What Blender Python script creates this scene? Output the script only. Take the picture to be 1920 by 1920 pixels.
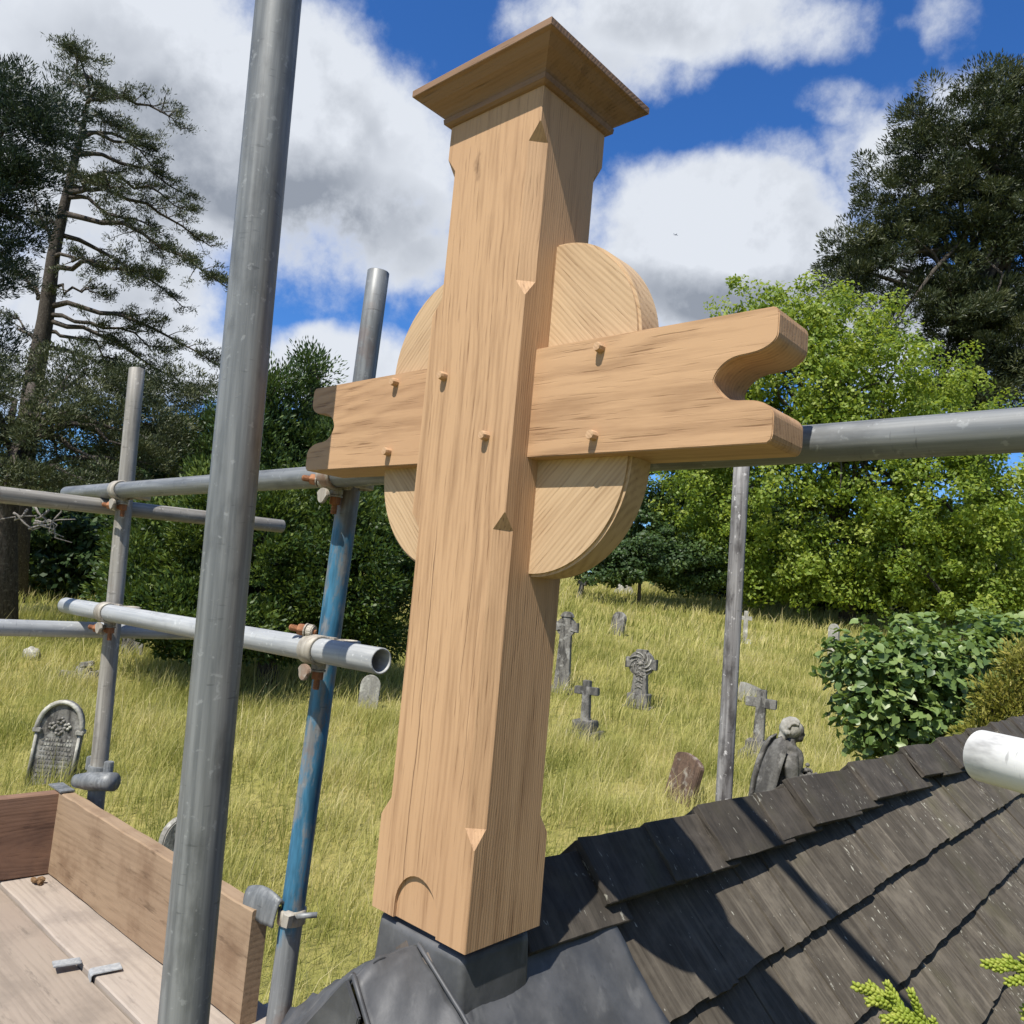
import bpy, bmesh, math
import numpy as np
from mathutils import Vector, Matrix

for o in list(bpy.data.objects):
    bpy.data.objects.remove(o)
SC = bpy.context.scene
COL = SC.collection
RNG = np.random.default_rng(7)

# ------------------------------------------------------------------ camera
FPX = 1486.69                       # focal length in pixels of a 1920 px wide frame
CAM = np.array([0.8153, -0.8511, 0.4651])
YAW, PIT, ROL = -0.73924, 0.09810, 0.08999
FW = np.array([math.sin(YAW) * math.cos(PIT), math.cos(YAW) * math.cos(PIT), math.sin(PIT)])
_R = np.array([math.cos(YAW), -math.sin(YAW), 0.0])
_U = np.cross(_R, FW)
RT = _R * math.cos(ROL) + _U * math.sin(ROL)
UP = -_R * math.sin(ROL) + _U * math.cos(ROL)
FH = np.array([math.sin(YAW), math.cos(YAW), 0.0])
RH = _R

cd = bpy.data.cameras.new('camera')
cam = bpy.data.objects.new('camera', cd)
COL.objects.link(cam)
M = Matrix([[RT[i], UP[i], -FW[i], CAM[i]] for i in range(3)] + [[0, 0, 0, 1]])
cam.matrix_world = M
cd.sensor_width = 36
cd.lens = 36 * FPX / 1920
cd.clip_start = 0.02
cd.clip_end = 30000
SC.camera = cam


def at(px, py, d):
    """world point seen at photograph pixel (px, py), d metres in front of the lens"""
    return CAM + d * (FW + (px - 960) / FPX * RT - (py - 960) / FPX * UP)


def direction(px, py):
    v = FW + (px - 960) / FPX * RT - (py - 960) / FPX * UP
    return v / np.linalg.norm(v)


# ------------------------------------------------------------------ light
SUN = np.array([0.21, -1.0, 1.62])
SUN = SUN / np.linalg.norm(SUN)
ELEV = math.asin(SUN[2])
ROTZ = math.atan2(SUN[0], SUN[1])
SC.view_settings.view_transform = 'Standard'
SC.view_settings.look = 'None'
SC.view_settings.gamma = 1
SC.view_settings.use_curve_mapping = False
SC.view_settings.exposure = 0.50
SC.cycles.max_bounces = 6
SC.cycles.diffuse_bounces = 3
SC.cycles.glossy_bounces = 2
SC.cycles.transmission_bounces = 3

sl = bpy.data.lights.new('sun', 'SUN')
sl.energy = 5.0
sl.angle = math.radians(0.5)
sl.color = (1.0, 0.95, 0.87)
so = bpy.data.objects.new('sun', sl)
COL.objects.link(so)
so.rotation_euler = Vector(SUN).to_track_quat('Z', 'Y').to_euler()
so.location = (3, -12, 20)


class NB:
    """small node-tree writer"""
    def __init__(s, tree):
        s.t = tree
        s.N = tree.nodes
        s.L = tree.links

    def n(s, typ, **kw):
        nd = s.N.new(typ)
        for k, v in kw.items():
            setattr(nd, k, v)
        return nd

    def inp(s, sock, v):
        if isinstance(v, bpy.types.NodeSocket):
            s.L.new(v, sock)
        elif v is not None:
            sock.default_value = v

    def math(s, op, a, b=None, c=None, clamp=False):
        nd = s.n('ShaderNodeMath', operation=op, use_clamp=clamp)
        for i, v in enumerate((a, b, c)):
            if v is not None:
                s.inp(nd.inputs[i], v)
        return nd.outputs[0]

    def vmath(s, op, a, b=None, out=0):
        nd = s.n('ShaderNodeVectorMath', operation=op)
        s.inp(nd.inputs[0], a)
        if b is not None:
            s.inp(nd.inputs[1], b)
        return nd.outputs['Value'] if op in ('DOT_PRODUCT', 'LENGTH') else nd.outputs[0]

    def noise(s, vec, scale, detail=4, rough=0.55, dist=0.0, color=False):
        nd = s.n('ShaderNodeTexNoise')
        s.inp(nd.inputs['Vector'], vec)
        s.inp(nd.inputs['Scale'], scale)
        nd.inputs['Detail'].default_value = detail
        nd.inputs['Roughness'].default_value = rough
        nd.inputs['Distortion'].default_value = dist
        return nd.outputs['Color'] if color else nd.outputs['Fac']

    def voro(s, vec, scale, feature='F1', rnd=1.0):
        nd = s.n('ShaderNodeTexVoronoi', feature=feature)
        s.inp(nd.inputs['Vector'], vec)
        nd.inputs['Scale'].default_value = scale
        nd.inputs['Randomness'].default_value = rnd
        return nd

    def ramp(s, fac, lo, hi, smooth=True):
        nd = s.n('ShaderNodeMapRange', interpolation_type='SMOOTHSTEP' if smooth else 'LINEAR', clamp=True)
        s.inp(nd.inputs['Value'], fac)
        nd.inputs['From Min'].default_value = lo
        nd.inputs['From Max'].default_value = hi
        return nd.outputs[0]

    def mix(s, fac, a, b, mode='MIX'):
        nd = s.n('ShaderNodeMix', data_type='RGBA', blend_type=mode)
        s.inp(nd.inputs[0], fac)
        s.inp(nd.inputs[6], a if not isinstance(a, tuple) else a + (1,) * (4 - len(a)))
        s.inp(nd.inputs[7], b if not isinstance(b, tuple) else b + (1,) * (4 - len(b)))
        return nd.outputs[2]

    def scalevec(s, vec, sc):
        return s.vmath('MULTIPLY', vec, sc)


# ------------------------------------------------------------------ sky
W = bpy.data.worlds.new('World')
SC.world = W
W.use_nodes = True
W.node_tree.nodes.clear()
b = NB(W.node_tree)
tc = b.n('ShaderNodeTexCoord').outputs['Generated']
D = b.vmath('NORMALIZE', tc)
sky = b.n('ShaderNodeTexSky', sky_type='NISHITA')
sky.sun_disc = False
sky.sun_elevation = ELEV
sky.sun_rotation = ROTZ
sky.air_density = 1.0
sky.dust_density = 0.4
sky.ozone_density = 3.0
b.L.new(tc, sky.inputs[0])
hsv = b.n('ShaderNodeHueSaturation')
hsv.inputs['Saturation'].default_value = 1.2
hsv.inputs['Value'].default_value = 0.62
b.L.new(sky.outputs[0], hsv.inputs['Color'])
BLUE = b.mix(1.0, hsv.outputs[0], (0.80, 1.15, 1.60), 'MULTIPLY')
# the cloud field is drawn on the sky sphere: a planar map around the view of the photograph,
# fading into an even field of cumulus elsewhere
dep = b.vmath('DOT_PRODUCT', D, tuple(FH))
rgt = b.vmath('DOT_PRODUCT', D, tuple(RH))
upz = b.vmath('DOT_PRODUCT', D, (0, 0, 1))
safe = b.math('MAXIMUM', dep, 0.12)
u = b.math('DIVIDE', rgt, safe)
v = b.math('DIVIDE', upz, safe)
cmb = b.n('ShaderNodeCombineXYZ')
b.L.new(u, cmb.inputs[0])
b.L.new(v, cmb.inputs[1])
UV = cmb.outputs[0]


def uv_of(px, py):
    d = direction(px, py)
    k = d @ FH
    return (d @ RH) / k, d[2] / k


warp = b.noise(D, 3.2, 4, 0.62, color=True)
warp = b.vmath('SUBTRACT', warp, (0.5, 0.5, 0.5))
UVW = b.vmath('ADD', UV, b.scalevec(warp, (0.20, 0.13, 0.0)))


def blobs(lst, vec):
    acc = 0.0
    for (px, py, rx, ry, amp) in lst:
        cx, cy = uv_of(px, py)
        kx, ky = FPX / rx, FPX / ry
        nd = b.n('ShaderNodeVectorMath', operation='MULTIPLY_ADD')
        b.L.new(vec, nd.inputs[0])
        nd.inputs[1].default_value = (kx, ky, 0)
        nd.inputs[2].default_value = (-cx * kx, -cy * ky, 0)
        l = b.vmath('DOT_PRODUCT', nd.outputs[0], nd.outputs[0])
        t = b.math('MULTIPLY_ADD', l, -1.0, 1.0, clamp=True)
        acc = b.math('MULTIPLY_ADD', t, amp, acc)
    return acc


cl = blobs([
    (150, 150, 640, 330, .9), (560, 330, 420, 300, 1.0), (600, 70, 120, 130, .35), (60, 560, 420, 260, .8), (620, 705, 330, 95, .8), (330, 640, 200, 150, .5),
    (1130, 95, 300, 180, .8), (1400, 30, 330, 130, .8), (1290, 455, 330, 230, 1.0), (1400, 310, 150, 110, .45), (1520, 520, 260, 210, .8),
    (1770, 50, 130, 75, .35), (1560, 190, 110, 62, .42), (1640, 310, 230, 110, .42), (1850, 260, 260, 190, .5), (960, 590, 260, 180, .6), (1750, 640, 500, 200, .7),
], UVW)
n1 = b.noise(D, 6.5, 8, 0.62)
n2 = b.noise(D, 2.1, 2, 0.5)
elsewhere = b.ramp(b.math('ADD', b.math('ABSOLUTE', u), b.math('MULTIPLY', b.ramp(dep, .35, .1), 3.0)), 0.85, 1.4)
field = b.math('MULTIPLY', b.ramp(n2, 0.46, 0.70), 0.8)
mixf = b.n('ShaderNodeMix', data_type='FLOAT')
b.L.new(elsewhere, mixf.inputs[0])
b.L.new(cl, mixf.inputs[2])
b.L.new(field, mixf.inputs[3])
dens = b.math('ADD', mixf.outputs[0], b.math('MULTIPLY', b.math('SUBTRACT', n1, 0.5), 1.9))
cover = b.ramp(dens, 0.10, 0.70)
# lit tops and grey bases of the clouds
shade = blobs([
    (700, 450, 300, 150, 1.1), (330, 290, 360, 170, .75), (110, 110, 260, 150, .35), (470, 440, 260, 120, .5),
    (1230, 580, 330, 120, 1.15), (1180, 175, 300, 85, .5), (1560, 570, 260, 100, .7), (230, 500, 260, 120, .5),
], UVW)
n3 = b.noise(b.vmath('ADD', D, (0.0, 0.0, 0.04)), 6.5, 4, 0.62)
relief = b.math('ADD', b.math('MULTIPLY', b.math('SUBTRACT', n1, n3), 3.0), b.math('MULTIPLY', b.math('SUBTRACT', n3, .52), 1.5))
sh = b.math('ADD', shade, b.math('MULTIPLY', elsewhere, .35))
sh = b.math('ADD', sh, b.math('MULTIPLY', b.math('SUBTRACT', n2, .5), .8))
sh = b.math('SUBTRACT', sh, relief)
sh = b.math('MULTIPLY', sh, b.ramp(dens, 0.40, 1.0), clamp=True)
CC = b.mix(sh, (0.54, 0.57, 0.62), (0.215, 0.24, 0.285))
bg1 = b.n('ShaderNodeBackground')
b.L.new(BLUE, bg1.inputs[0])
bg1.inputs[1].default_value = 0.115
bg2 = b.n('ShaderNodeBackground')
b.L.new(CC, bg2.inputs[0])
bg2.inputs[1].default_value = 1.0
ms = b.n('ShaderNodeMixShader')
b.L.new(cover, ms.inputs[0])
b.L.new(bg1.outputs[0], ms.inputs[1])
b.L.new(bg2.outputs[0], ms.inputs[2])
wo = b.n('ShaderNodeOutputWorld')
b.L.new(ms.outputs[0], wo.inputs[0])


# ------------------------------------------------------------------ helpers
def tag(o, label=None, cat=None, group=None, kind=None):
    if label:
        o['label'] = label
    if cat:
        o['category'] = cat
    if group:
        o['group'] = group
    if kind:
        o['kind'] = kind
    return o


def empty(name, loc=(0, 0, 0)):
    o = bpy.data.objects.new(name, None)
    o.empty_display_size = 0.1
    COL.objects.link(o)
    o.location = loc
    return o


def link(name, me, mat=None, parent=None, world=True):
    o = bpy.data.objects.new(name, me)
    COL.objects.link(o)
    if mat is not None:
        me.materials.append(mat)
    if parent is not None:
        o.parent = parent
        if world:                       # mesh given in world coordinates
            bpy.context.view_layer.update() if False else None
            loc = Vector(parent_world(parent))
            o.location = -loc
    return o


def parent_world(p):
    v = Vector((0, 0, 0))
    while p is not None:
        v = v + p.location
        p = p.parent
    return v


def np_mesh(name, V, Fs, attr=None, smooth=False):
    """V (n,3); Fs (m,k) one face size; attr per-vertex float"""
    V = np.asarray(V, np.float32)
    Fs = np.asarray(Fs, np.int32)
    me = bpy.data.meshes.new(name)
    me.vertices.add(len(V))
    me.vertices.foreach_set('co', V.ravel())
    k = Fs.shape[1]
    me.loops.add(Fs.size)
    me.loops.foreach_set('vertex_index', Fs.ravel())
    me.polygons.add(len(Fs))
    me.polygons.foreach_set('loop_start', np.arange(0, Fs.size, k, dtype=np.int32))
    me.polygons.foreach_set('loop_total', np.full(len(Fs), k, np.int32))
    if smooth:
        me.polygons.foreach_set('use_smooth', np.ones(len(Fs), bool))
    me.update(calc_edges=True)
    if attr is not None:
        a = me.attributes.new('tint', 'FLOAT', 'POINT')
        a.data.foreach_set('value', np.asarray(attr, np.float32))
    return me


def bm_mesh(name, bm, smooth=False, bevel=0.0, segs=2):
    bmesh.ops.remove_doubles(bm, verts=bm.verts, dist=1e-6)
    if bevel > 0:
        bm.normal_update()
        es = [e for e in bm.edges if len(e.link_faces) == 2 and e.calc_face_angle(0) > 0.35]
        bmesh.ops.bevel(bm, geom=es, offset=bevel, segments=segs, affect='EDGES', clamp_overlap=True)
    bmesh.ops.recalc_face_normals(bm, faces=bm.faces)
    me = bpy.data.meshes.new(name)
    bm.to_mesh(me)
    bm.free()
    if smooth:
        me.polygons.foreach_set('use_smooth', np.ones(len(me.polygons), bool))
    return me


def add_box(bm, lo, hi, mat=None):
    vs = [bm.verts.new((x, y, z)) for x in (lo[0], hi[0]) for y in (lo[1], hi[1]) for z in (lo[2], hi[2])]
    for f in ((0, 1, 3, 2), (4, 6, 7, 5), (0, 4, 5, 1), (2, 3, 7, 6), (0, 2, 6, 4), (1, 5, 7, 3)):
        bm.faces.new([vs[i] for i in f])
    if mat is not None:
        for w in vs:
            w.co = mat @ w.co
    return vs


def frame_of(d):
    d = Vector(d).normalized()
    a = Vector((0, 0, 1)) if abs(d.z) < 0.9 else Vector((1, 0, 0))
    x = d.cross(a).normalized()
    y = d.cross(x).normalized()
    return d, x, y


def add_tube(bm, pts, rad, n=12, cap=True):
    """swept tube along pts with radius list"""
    pts = [Vector(p) for p in pts]
    if not hasattr(rad, '__len__'):
        rad = [rad] * len(pts)
    rings = []
    for i, p in enumerate(pts):
        d = (pts[min(i + 1, len(pts) - 1)] - pts[max(i - 1, 0)])
        _, x, y = frame_of(d)
        if rings:
            px = prevx - d.normalized() * prevx.dot(d.normalized())
            if px.length > 1e-6:
                x = px.normalized()
                y = d.normalized().cross(x)
        prevx = x
        rings.append([bm.verts.new(p + (x * math.cos(t) + y * math.sin(t)) * rad[i])
                      for t in [2 * math.pi * k / n for k in range(n)]])
    for a, c in zip(rings[:-1], rings[1:]):
        for k in range(n):
            bm.faces.new((a[k], a[(k + 1) % n], c[(k + 1) % n], c[k]))
    if cap:
        bm.faces.new(rings[0][::-1])
        bm.faces.new(rings[-1])
    return rings


def hollow_tube_mesh(name, p0, p1, r, wall=0.004, n=40, depth=0.25):
    """scaffold tube, open ends with visible wall; local Z runs along the tube"""
    p0, p1 = Vector(p0), Vector(p1)
    L = (p1 - p0).length
    bm = bmesh.new()
    prof = [(r - wall, depth), (r - wall, 0.0012), (r - wall + .0012, 0), (r - .0012, 0), (r, .0012)]
    nz = max(2, int(L / .12))
    prof += [(r, L * k / nz) for k in range(1, nz)]
    prof += [(r, L - .0012), (r - .0012, L), (r - wall + .0012, L), (r - wall, L - .0012), (r - wall, L - depth)]
    rings = [[bm.verts.new((a * math.cos(2 * math.pi * k / n), a * math.sin(2 * math.pi * k / n), z)) for k in range(n)] for a, z in prof]
    for a, c in zip(rings[:-1], rings[1:]):
        for k in range(n):
            bm.faces.new((a[k], a[(k + 1) % n], c[(k + 1) % n], c[k]))
    bm.faces.new(rings[0])
    bm.faces.new(rings[-1])
    me = bm_mesh(name, bm, smooth=True)
    q = (p1 - p0).to_track_quat('Z', 'Y')
    return me, p0, q


def tube_obj(name, p0, p1, r, mat, label=None, cat=None, group=None, wall=.004):
    me, loc, q = hollow_tube_mesh(name, p0, p1, r, wall)
    o = link(name, me, mat)
    o.location = loc
    o.rotation_mode = 'QUATERNION'
    o.rotation_quaternion = q
    if label:
        tag(o, label, cat, group)
    return o


def prism(bm, outline, y0, y1):
    """outline [(x,z)] extruded along y"""
    a = [bm.verts.new((x, y0, z)) for x, z in outline]
    c = [bm.verts.new((x, y1, z)) for x, z in outline]
    bm.faces.new(a)
    bm.faces.new(c[::-1])
    n = len(a)
    for i in range(n):
        bm.faces.new((a[i], c[i], c[(i + 1) % n], a[(i + 1) % n]))


def remeshed(name, bm, voxel=0.02, smooth_iter=4):
    me0 = bm_mesh(name + '_raw', bm)
    t = bpy.data.objects.new('tmp', me0)
    COL.objects.link(t)
    m = t.modifiers.new('r', 'REMESH')
    m.mode = 'VOXEL'
    m.voxel_size = voxel
    s = t.modifiers.new('s', 'SMOOTH')
    s.iterations = smooth_iter
    s.factor = 0.5
    dg = bpy.context.evaluated_depsgraph_get()
    dg.update()
    me = bpy.data.meshes.new_from_object(t.evaluated_get(dg))
    bpy.data.objects.remove(t)
    bpy.data.meshes.remove(me0)
    me.polygons.foreach_set('use_smooth', np.ones(len(me.polygons), bool))
    me.materials.clear()
    return me


def add_ball(bm, c, r, sub=2, rot=None):
    mt = Matrix.Translation(Vector(c))
    if rot is not None:
        mt = mt @ rot.to_4x4()
    mt = mt @ Matrix.Diagonal((r[0], r[1], r[2], 1))
    bmesh.ops.create_icosphere(bm, subdivisions=sub, radius=1, matrix=mt)


# ------------------------------------------------------------------ materials
def newmat(name):
    m = bpy.data.materials.new(name)
    m.use_nodes = True
    m.node_tree.nodes.clear()
    return m, NB(m.node_tree)


def finish(m, b, color, rough=0.6, metal=0.0, bump=None, bstr=0.2, bdist=0.002, spec=0.4, transl=None, tfac=0.35):
    p = b.n('ShaderNodeBsdfPrincipled')
    b.inp(p.inputs['Base Color'], color if not isinstance(color, tuple) else color + (1,))
    b.inp(p.inputs['Roughness'], rough)
    b.inp(p.inputs['Metallic'], metal)
    b.inp(p.inputs['Specular IOR Level'], spec)
    if bump is not None:
        bn = b.n('ShaderNodeBump')
        bn.inputs['Strength'].default_value = bstr
        bn.inputs['Distance'].default_value = bdist
        b.L.new(bump, bn.inputs['Height'])
        b.L.new(bn.outputs[0], p.inputs['Normal'])
    out = b.n('ShaderNodeOutputMaterial')
    sh = p.outputs[0]
    if transl is not None:
        t = b.n('ShaderNodeBsdfTranslucent')
        b.inp(t.inputs[0], transl if not isinstance(transl, tuple) else transl + (1,))
        mx = b.n('ShaderNodeMixShader')
        mx.inputs[0].default_value = tfac
        b.L.new(sh, mx.inputs[1])
        b.L.new(t.outputs[0], mx.inputs[2])
        sh = mx.outputs[0]
    b.L.new(sh, out.inputs[0])
    return m


def objcoord(b):
    tcn = b.n('ShaderNodeTexCoord')
    oi = b.n('ShaderNodeObjectInfo')
    off = b.math('MULTIPLY', oi.outputs['Random'], 7.3)
    return tcn.outputs['Object'], off, oi.outputs['Random']


def wood_mat(name, light, dark, ring=0.0055, centre=(0.22, 0.31), tilt=0.10, crack=False, dirt=None, grey=0.0, pores=0.6, rough=.66, ringw=.16):
    """sawn timber, grain along local Z"""
    m, b = newmat(name)
    co, off, rnd = objcoord(b)
    co = b.vmath('ADD', co, (0, 0, 0))
    wob = b.noise(b.scalevec(co, (3.0, 3.0, 1.1)), 1.6, 4, .55, color=True)
    wob = b.scalevec(b.vmath('SUBTRACT', wob, (.5, .5, .5)), (.03, .03, .0))
    fine = b.noise(b.scalevec(co, (60, 60, 9)), 1.0, 4, .6, color=True)
    fine = b.scalevec(b.vmath('SUBTRACT', fine, (.5, .5, .5)), (.004, .004, .0))
    c2 = b.vmath('ADD', b.vmath('ADD', co, wob), fine)
    sx = b.n('ShaderNodeSeparateXYZ')
    b.L.new(c2, sx.inputs[0])
    dx = b.math('ADD', b.math('SUBTRACT', sx.outputs[0], centre[0]), b.math('MULTIPLY', sx.outputs[2], tilt))
    dy = b.math('SUBTRACT', sx.outputs[1], centre[1])
    rad = b.math('SQRT', b.math('ADD', b.math('MULTIPLY', dx, dx), b.math('MULTIPLY', dy, dy)))
    s = b.math('SINE', b.math('MULTIPLY', rad, 2 * math.pi / ring))
    rings = b.math('MULTIPLY_ADD', s, .5, .5)
    rings = b.math('POWER', rings, 1.6)
    por = b.noise(b.scalevec(co, (330, 330, 13)), 1.0, 3, .55)
    por = b.ramp(por, .56, .72)
    por = b.math('MULTIPLY', por, b.math('MULTIPLY_ADD', rings, .7, .35))
    broad = b.noise(b.scalevec(co, (14, 14, 1.2)), 1.0, 4, .6)
    fac = b.math('ADD', b.math('MULTIPLY', rings, ringw), b.math('MULTIPLY', por, pores))
    fac = b.math('ADD', fac, b.math('MULTIPLY', b.math('SUBTRACT', broad, .47), 1.0))
    mid = b.noise(b.scalevec(co, (55, 55, 6)), 1.0, 5, .65)
    fac = b.math('ADD', fac, b.math('MULTIPLY', b.math('SUBTRACT', mid, .5), 1.25))
    streak = b.noise(b.scalevec(co, (110, 110, 2.2)), 1.0, 3, .6)
    fac = b.math('ADD', fac, b.math('MULTIPLY', b.math('SUBTRACT', streak, .5), .95), clamp=True)
    colr = b.mix(fac, light, dark)
    hue = b.noise(b.scalevec(co, (5, 5, 1.6)), 1.0, 3, .5)
    colr = b.mix(b.math('MULTIPLY', b.ramp(hue, .42, .70), .38), colr, tuple(x * y for x, y in zip(light, (.80, .74, .74))))
    ks = b.voro(b.vmath('ADD', b.scalevec(co, (11, 11, 3.2)), b.scalevec(b.noise(co, 30, 3, .6, color=True), (.25, .25, .25))), 1.0)
    ksep = b.n('ShaderNodeSeparateColor')
    b.L.new(ks.outputs['Color'], ksep.inputs[0])
    knot = b.math('MULTIPLY', b.ramp(ks.outputs['Distance'], .13, .03), b.math('GREATER_THAN', ksep.outputs[0], .72))
    colr = b.mix(b.math('MULTIPLY', knot, .6), colr, tuple(.45 * x for x in dark))
    if dirt:
        dn = b.noise(b.vmath('ADD', co, b.scalevec(b.vmath('ADD', (0, 0, 0), (1, 1, 1)), (2, 2, 2))), 7.0, 6, .62)
        colr = b.mix(b.math('MULTIPLY', b.ramp(dn, .46, .72), dirt[1]), colr, dirt[0])
        dn2 = b.noise(b.scalevec(co, (34, 34, 6)), 1.0, 5, .65)
        colr = b.mix(b.math('MULTIPLY', b.ramp(dn2, .58, .7), dirt[1] * .8), colr, tuple(.45 * x for x in dirt[0]))
    if crack:
        z = sx.outputs[2]
        wz = b.noise(b.scalevec(co, (0, 0, 6)), 1.0, 4, .6)
        for x0, zlo, zhi, wd, sl in ((-.032, .02, .60, .0011, -.012), (.034, .30, .64, .0006, .02), (-.006, .05, .40, .0005, .0), (.062, .16, .52, .0005, .0)):
            xs = b.math('SUBTRACT', b.math('ADD', sx.outputs[0], b.math('MULTIPLY', b.math('SUBTRACT', wz, .5), .012)),
                        b.math('MULTIPLY_ADD', z, sl, x0))
            ln = b.ramp(b.math('ABSOLUTE', xs), wd, wd * .35)
            band = b.math('MULTIPLY', b.ramp(z, zlo, zlo + .05), b.ramp(z, zhi, zhi - .12))
            colr = b.mix(b.math('MULTIPLY', b.math('MULTIPLY', ln, band), .8), colr, (.10, .055, .03))
    hgt = b.math('SUBTRACT', 1.0, b.math('ADD', b.math('MULTIPLY', rings, .35), por))
    return finish(m, b, colr, rough, 0, hgt, .32, .0012, spec=.25)


def steel_mat(name, base=(.115, .122, .124), dark=(.045, .048, .048), pale=(.215, .222, .22), spots=.45, rust=0.0, paint=None, rough=.5, metal=.12, wear=.42):
    """weathered galvanised tube, local Z along the tube"""
    m, b = newmat(name)
    co, off, rnd = objcoord(b)
    cc = b.vmath('ADD', co, b.n('ShaderNodeCombineXYZ').outputs[0])
    cz = b.n('ShaderNodeCombineXYZ')
    b.L.new(off, cz.inputs[2])
    cc = b.vmath('ADD', co, cz.outputs[0])
    st = b.noise(b.scalevec(cc, (90, 90, 3.0)), 1.0, 5, .62)
    mo = b.noise(b.scalevec(cc, (1, 1, .38)), 26.0, 5, .6)
    fl = b.noise(cc, 70.0, 3, .55)
    c = b.mix(b.ramp(st, .3, .72), base, pale)
    c = b.mix(b.math('MULTIPLY', b.ramp(mo, .48, .70), wear), c, dark)
    c = b.mix(b.math('MULTIPLY', b.ramp(fl, .62, .72), spots), c, tuple(min(.7, 1.5 * x) for x in pale))
    scr = b.noise(b.scalevec(cc, (25, 25, 120)), 1.0, 3, .5)
    c = b.mix(b.math('MULTIPLY', b.ramp(scr, .66, .74), .5), c, dark)
    if rust:
        rn = b.noise(cc, 9.0, 6, .65)
        c = b.mix(b.math('MULTIPLY', b.ramp(rn, .55, .68), rust), c, (.19, .075, .03))
    if paint:
        pc, zlo, zhi = paint
        sx = b.n('ShaderNodeSeparateXYZ')
        b.L.new(co, sx.inputs[0])
        z = b.math('ADD', sx.outputs[2], b.math('MULTIPLY', b.math('SUBTRACT', mo, .5), .25))
        band = b.math('MULTIPLY', b.ramp(z, zlo, zlo + .06), b.ramp(z, zhi, zhi - .06))
        pn = b.noise(b.scalevec(cc, (22, 22, 7)), 1.0, 7, .68)
        pt = b.math('MULTIPLY', band, b.ramp(pn, .41, .54))
        pv = b.mix(b.ramp(b.noise(b.scalevec(cc, (60, 60, 8)), 1.0, 4, .6), .35, .7), pc, tuple(.45 * x for x in pc))
        c = b.mix(pt, c, pv)
    return finish(m, b, c, rough, metal, b.math('ADD', mo, b.math('MULTIPLY', fl, .5)), .18, .0012, spec=.45)


def stone_mat(name, base=(.26, .245, .215), dark=(.07, .066, .058), lichen=(.50, .49, .42), sc=1.0, dk=.7):
    m, b = newmat(name)
    g = b.n('ShaderNodeNewGeometry')
    co = g.outputs['Position']
    n1 = b.noise(co, 5.0 * sc, 7, .62)
    n2 = b.noise(co, 28.0 * sc, 5, .6)
    n3 = b.noise(b.scalevec(co, (9, 9, 2.2)), 1.0 * sc, 6, .62)
    c = b.mix(b.ramp(n2, .3, .7), base, tuple(.72 * x for x in base))
    c = b.mix(b.math('MULTIPLY', b.ramp(n3, .44, .62), dk), c, dark)
    sx = b.n('ShaderNodeSeparateXYZ')
    b.L.new(g.outputs['Normal'], sx.inputs[0])
    c = b.mix(b.math('MULTIPLY', b.ramp(n1, .52, .66), .8), c, lichen)
    return finish(m, b, c, .9, 0, b.math('ADD', n2, n1), .5, .012, spec=.15)


def leaf_mat(name, cols, trans, tfac=.3, rough=.5, spec=.3):
    """cols: three greens chosen by the per-leaf tint"""
    m, b = newmat(name)
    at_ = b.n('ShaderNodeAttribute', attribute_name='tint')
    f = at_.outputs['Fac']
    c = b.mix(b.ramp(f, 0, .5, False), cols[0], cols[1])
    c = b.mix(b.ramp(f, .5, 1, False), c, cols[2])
    t = b.mix(.75, c, trans)
    return finish(m, b, c, rough, 0, spec=spec, transl=t, tfac=tfac)


OAK = wood_mat('oak_post_wood', (.46, .290, .160), (.185, .100, .048), ring=.0042, tilt=.018, centre=(.30, .42), crack=True)
OAKH = wood_mat('oak_bar_wood', (.46, .288, .158), (.185, .100, .048), ringw=.28, ring=.0075, centre=(.05, .30), tilt=.16)
OAKQ = wood_mat('oak_panel_wood', (.50, .355, .21), (.29, .185, .098), ringw=.34, ring=.0062, centre=(.33, .12), tilt=.05)
OAKC = wood_mat('oak_cap_wood', (.25, .155, .095), (.115, .068, .040), ring=.006, centre=(.1, .2), tilt=.1)
OAKP = wood_mat('oak_peg_wood', (.48, .31, .18), (.30, .18, .095), ring=.004)
BOARD = wood_mat('scaffold_board_wood', (.29, .24, .19), (.17, .138, .108), ring=.012, centre=(.05, .2), tilt=.06, dirt=((.18, .15, .12), .6), pores=.25, rough=.8)
BOARD2 = wood_mat('scaffold_floor_wood', (.35, .30, .25), (.205, .172, .143), ring=.014, centre=(.1, .3), tilt=.05, dirt=((.20, .17, .145), .6), pores=.2, rough=.85)
TOE = wood_mat('toe_board_wood', (.29, .205, .130), (.165, .11, .066), ring=.013, centre=(.02, .25), tilt=.12, dirt=((.15, .09, .052), .65), pores=.25, rough=.8)
TOER = wood_mat('red_toe_board_wood', (.22, .13, .085), (.10, .055, .034), ring=.009, centre=(.02, .15), tilt=.12, dirt=((.10, .06, .045), .7), pores=.4, rough=.8)
DARKOAK = wood_mat('weathered_frame_wood', (.20, .17, .14), (.08, .065, .05), dirt=((.05, .045, .04), .6))
STEEL = steel_mat('galvanised_steel')
STEELD = steel_mat('dark_galvanised_steel', (.15, .158, .162), (.075, .078, .08), (.25, .26, .26), .3)
STEELB = steel_mat('bright_galvanised_steel', (.25, .262, .27), (.13, .135, .14), (.38, .39, .385), .45, rough=.6, metal=0)
STEELT = steel_mat('mud_stained_steel', (.17, .158, .135), (.08, .073, .062), (.31, .295, .26), .5, rust=.15, metal=.1, rough=.65)
BLUEP = steel_mat('blue_painted_steel', (.13, .14, .145), (.06, .055, .05), (.24, .25, .25), .3, rust=.25, paint=((.05, .19, .31), .30, 1.24))
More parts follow.
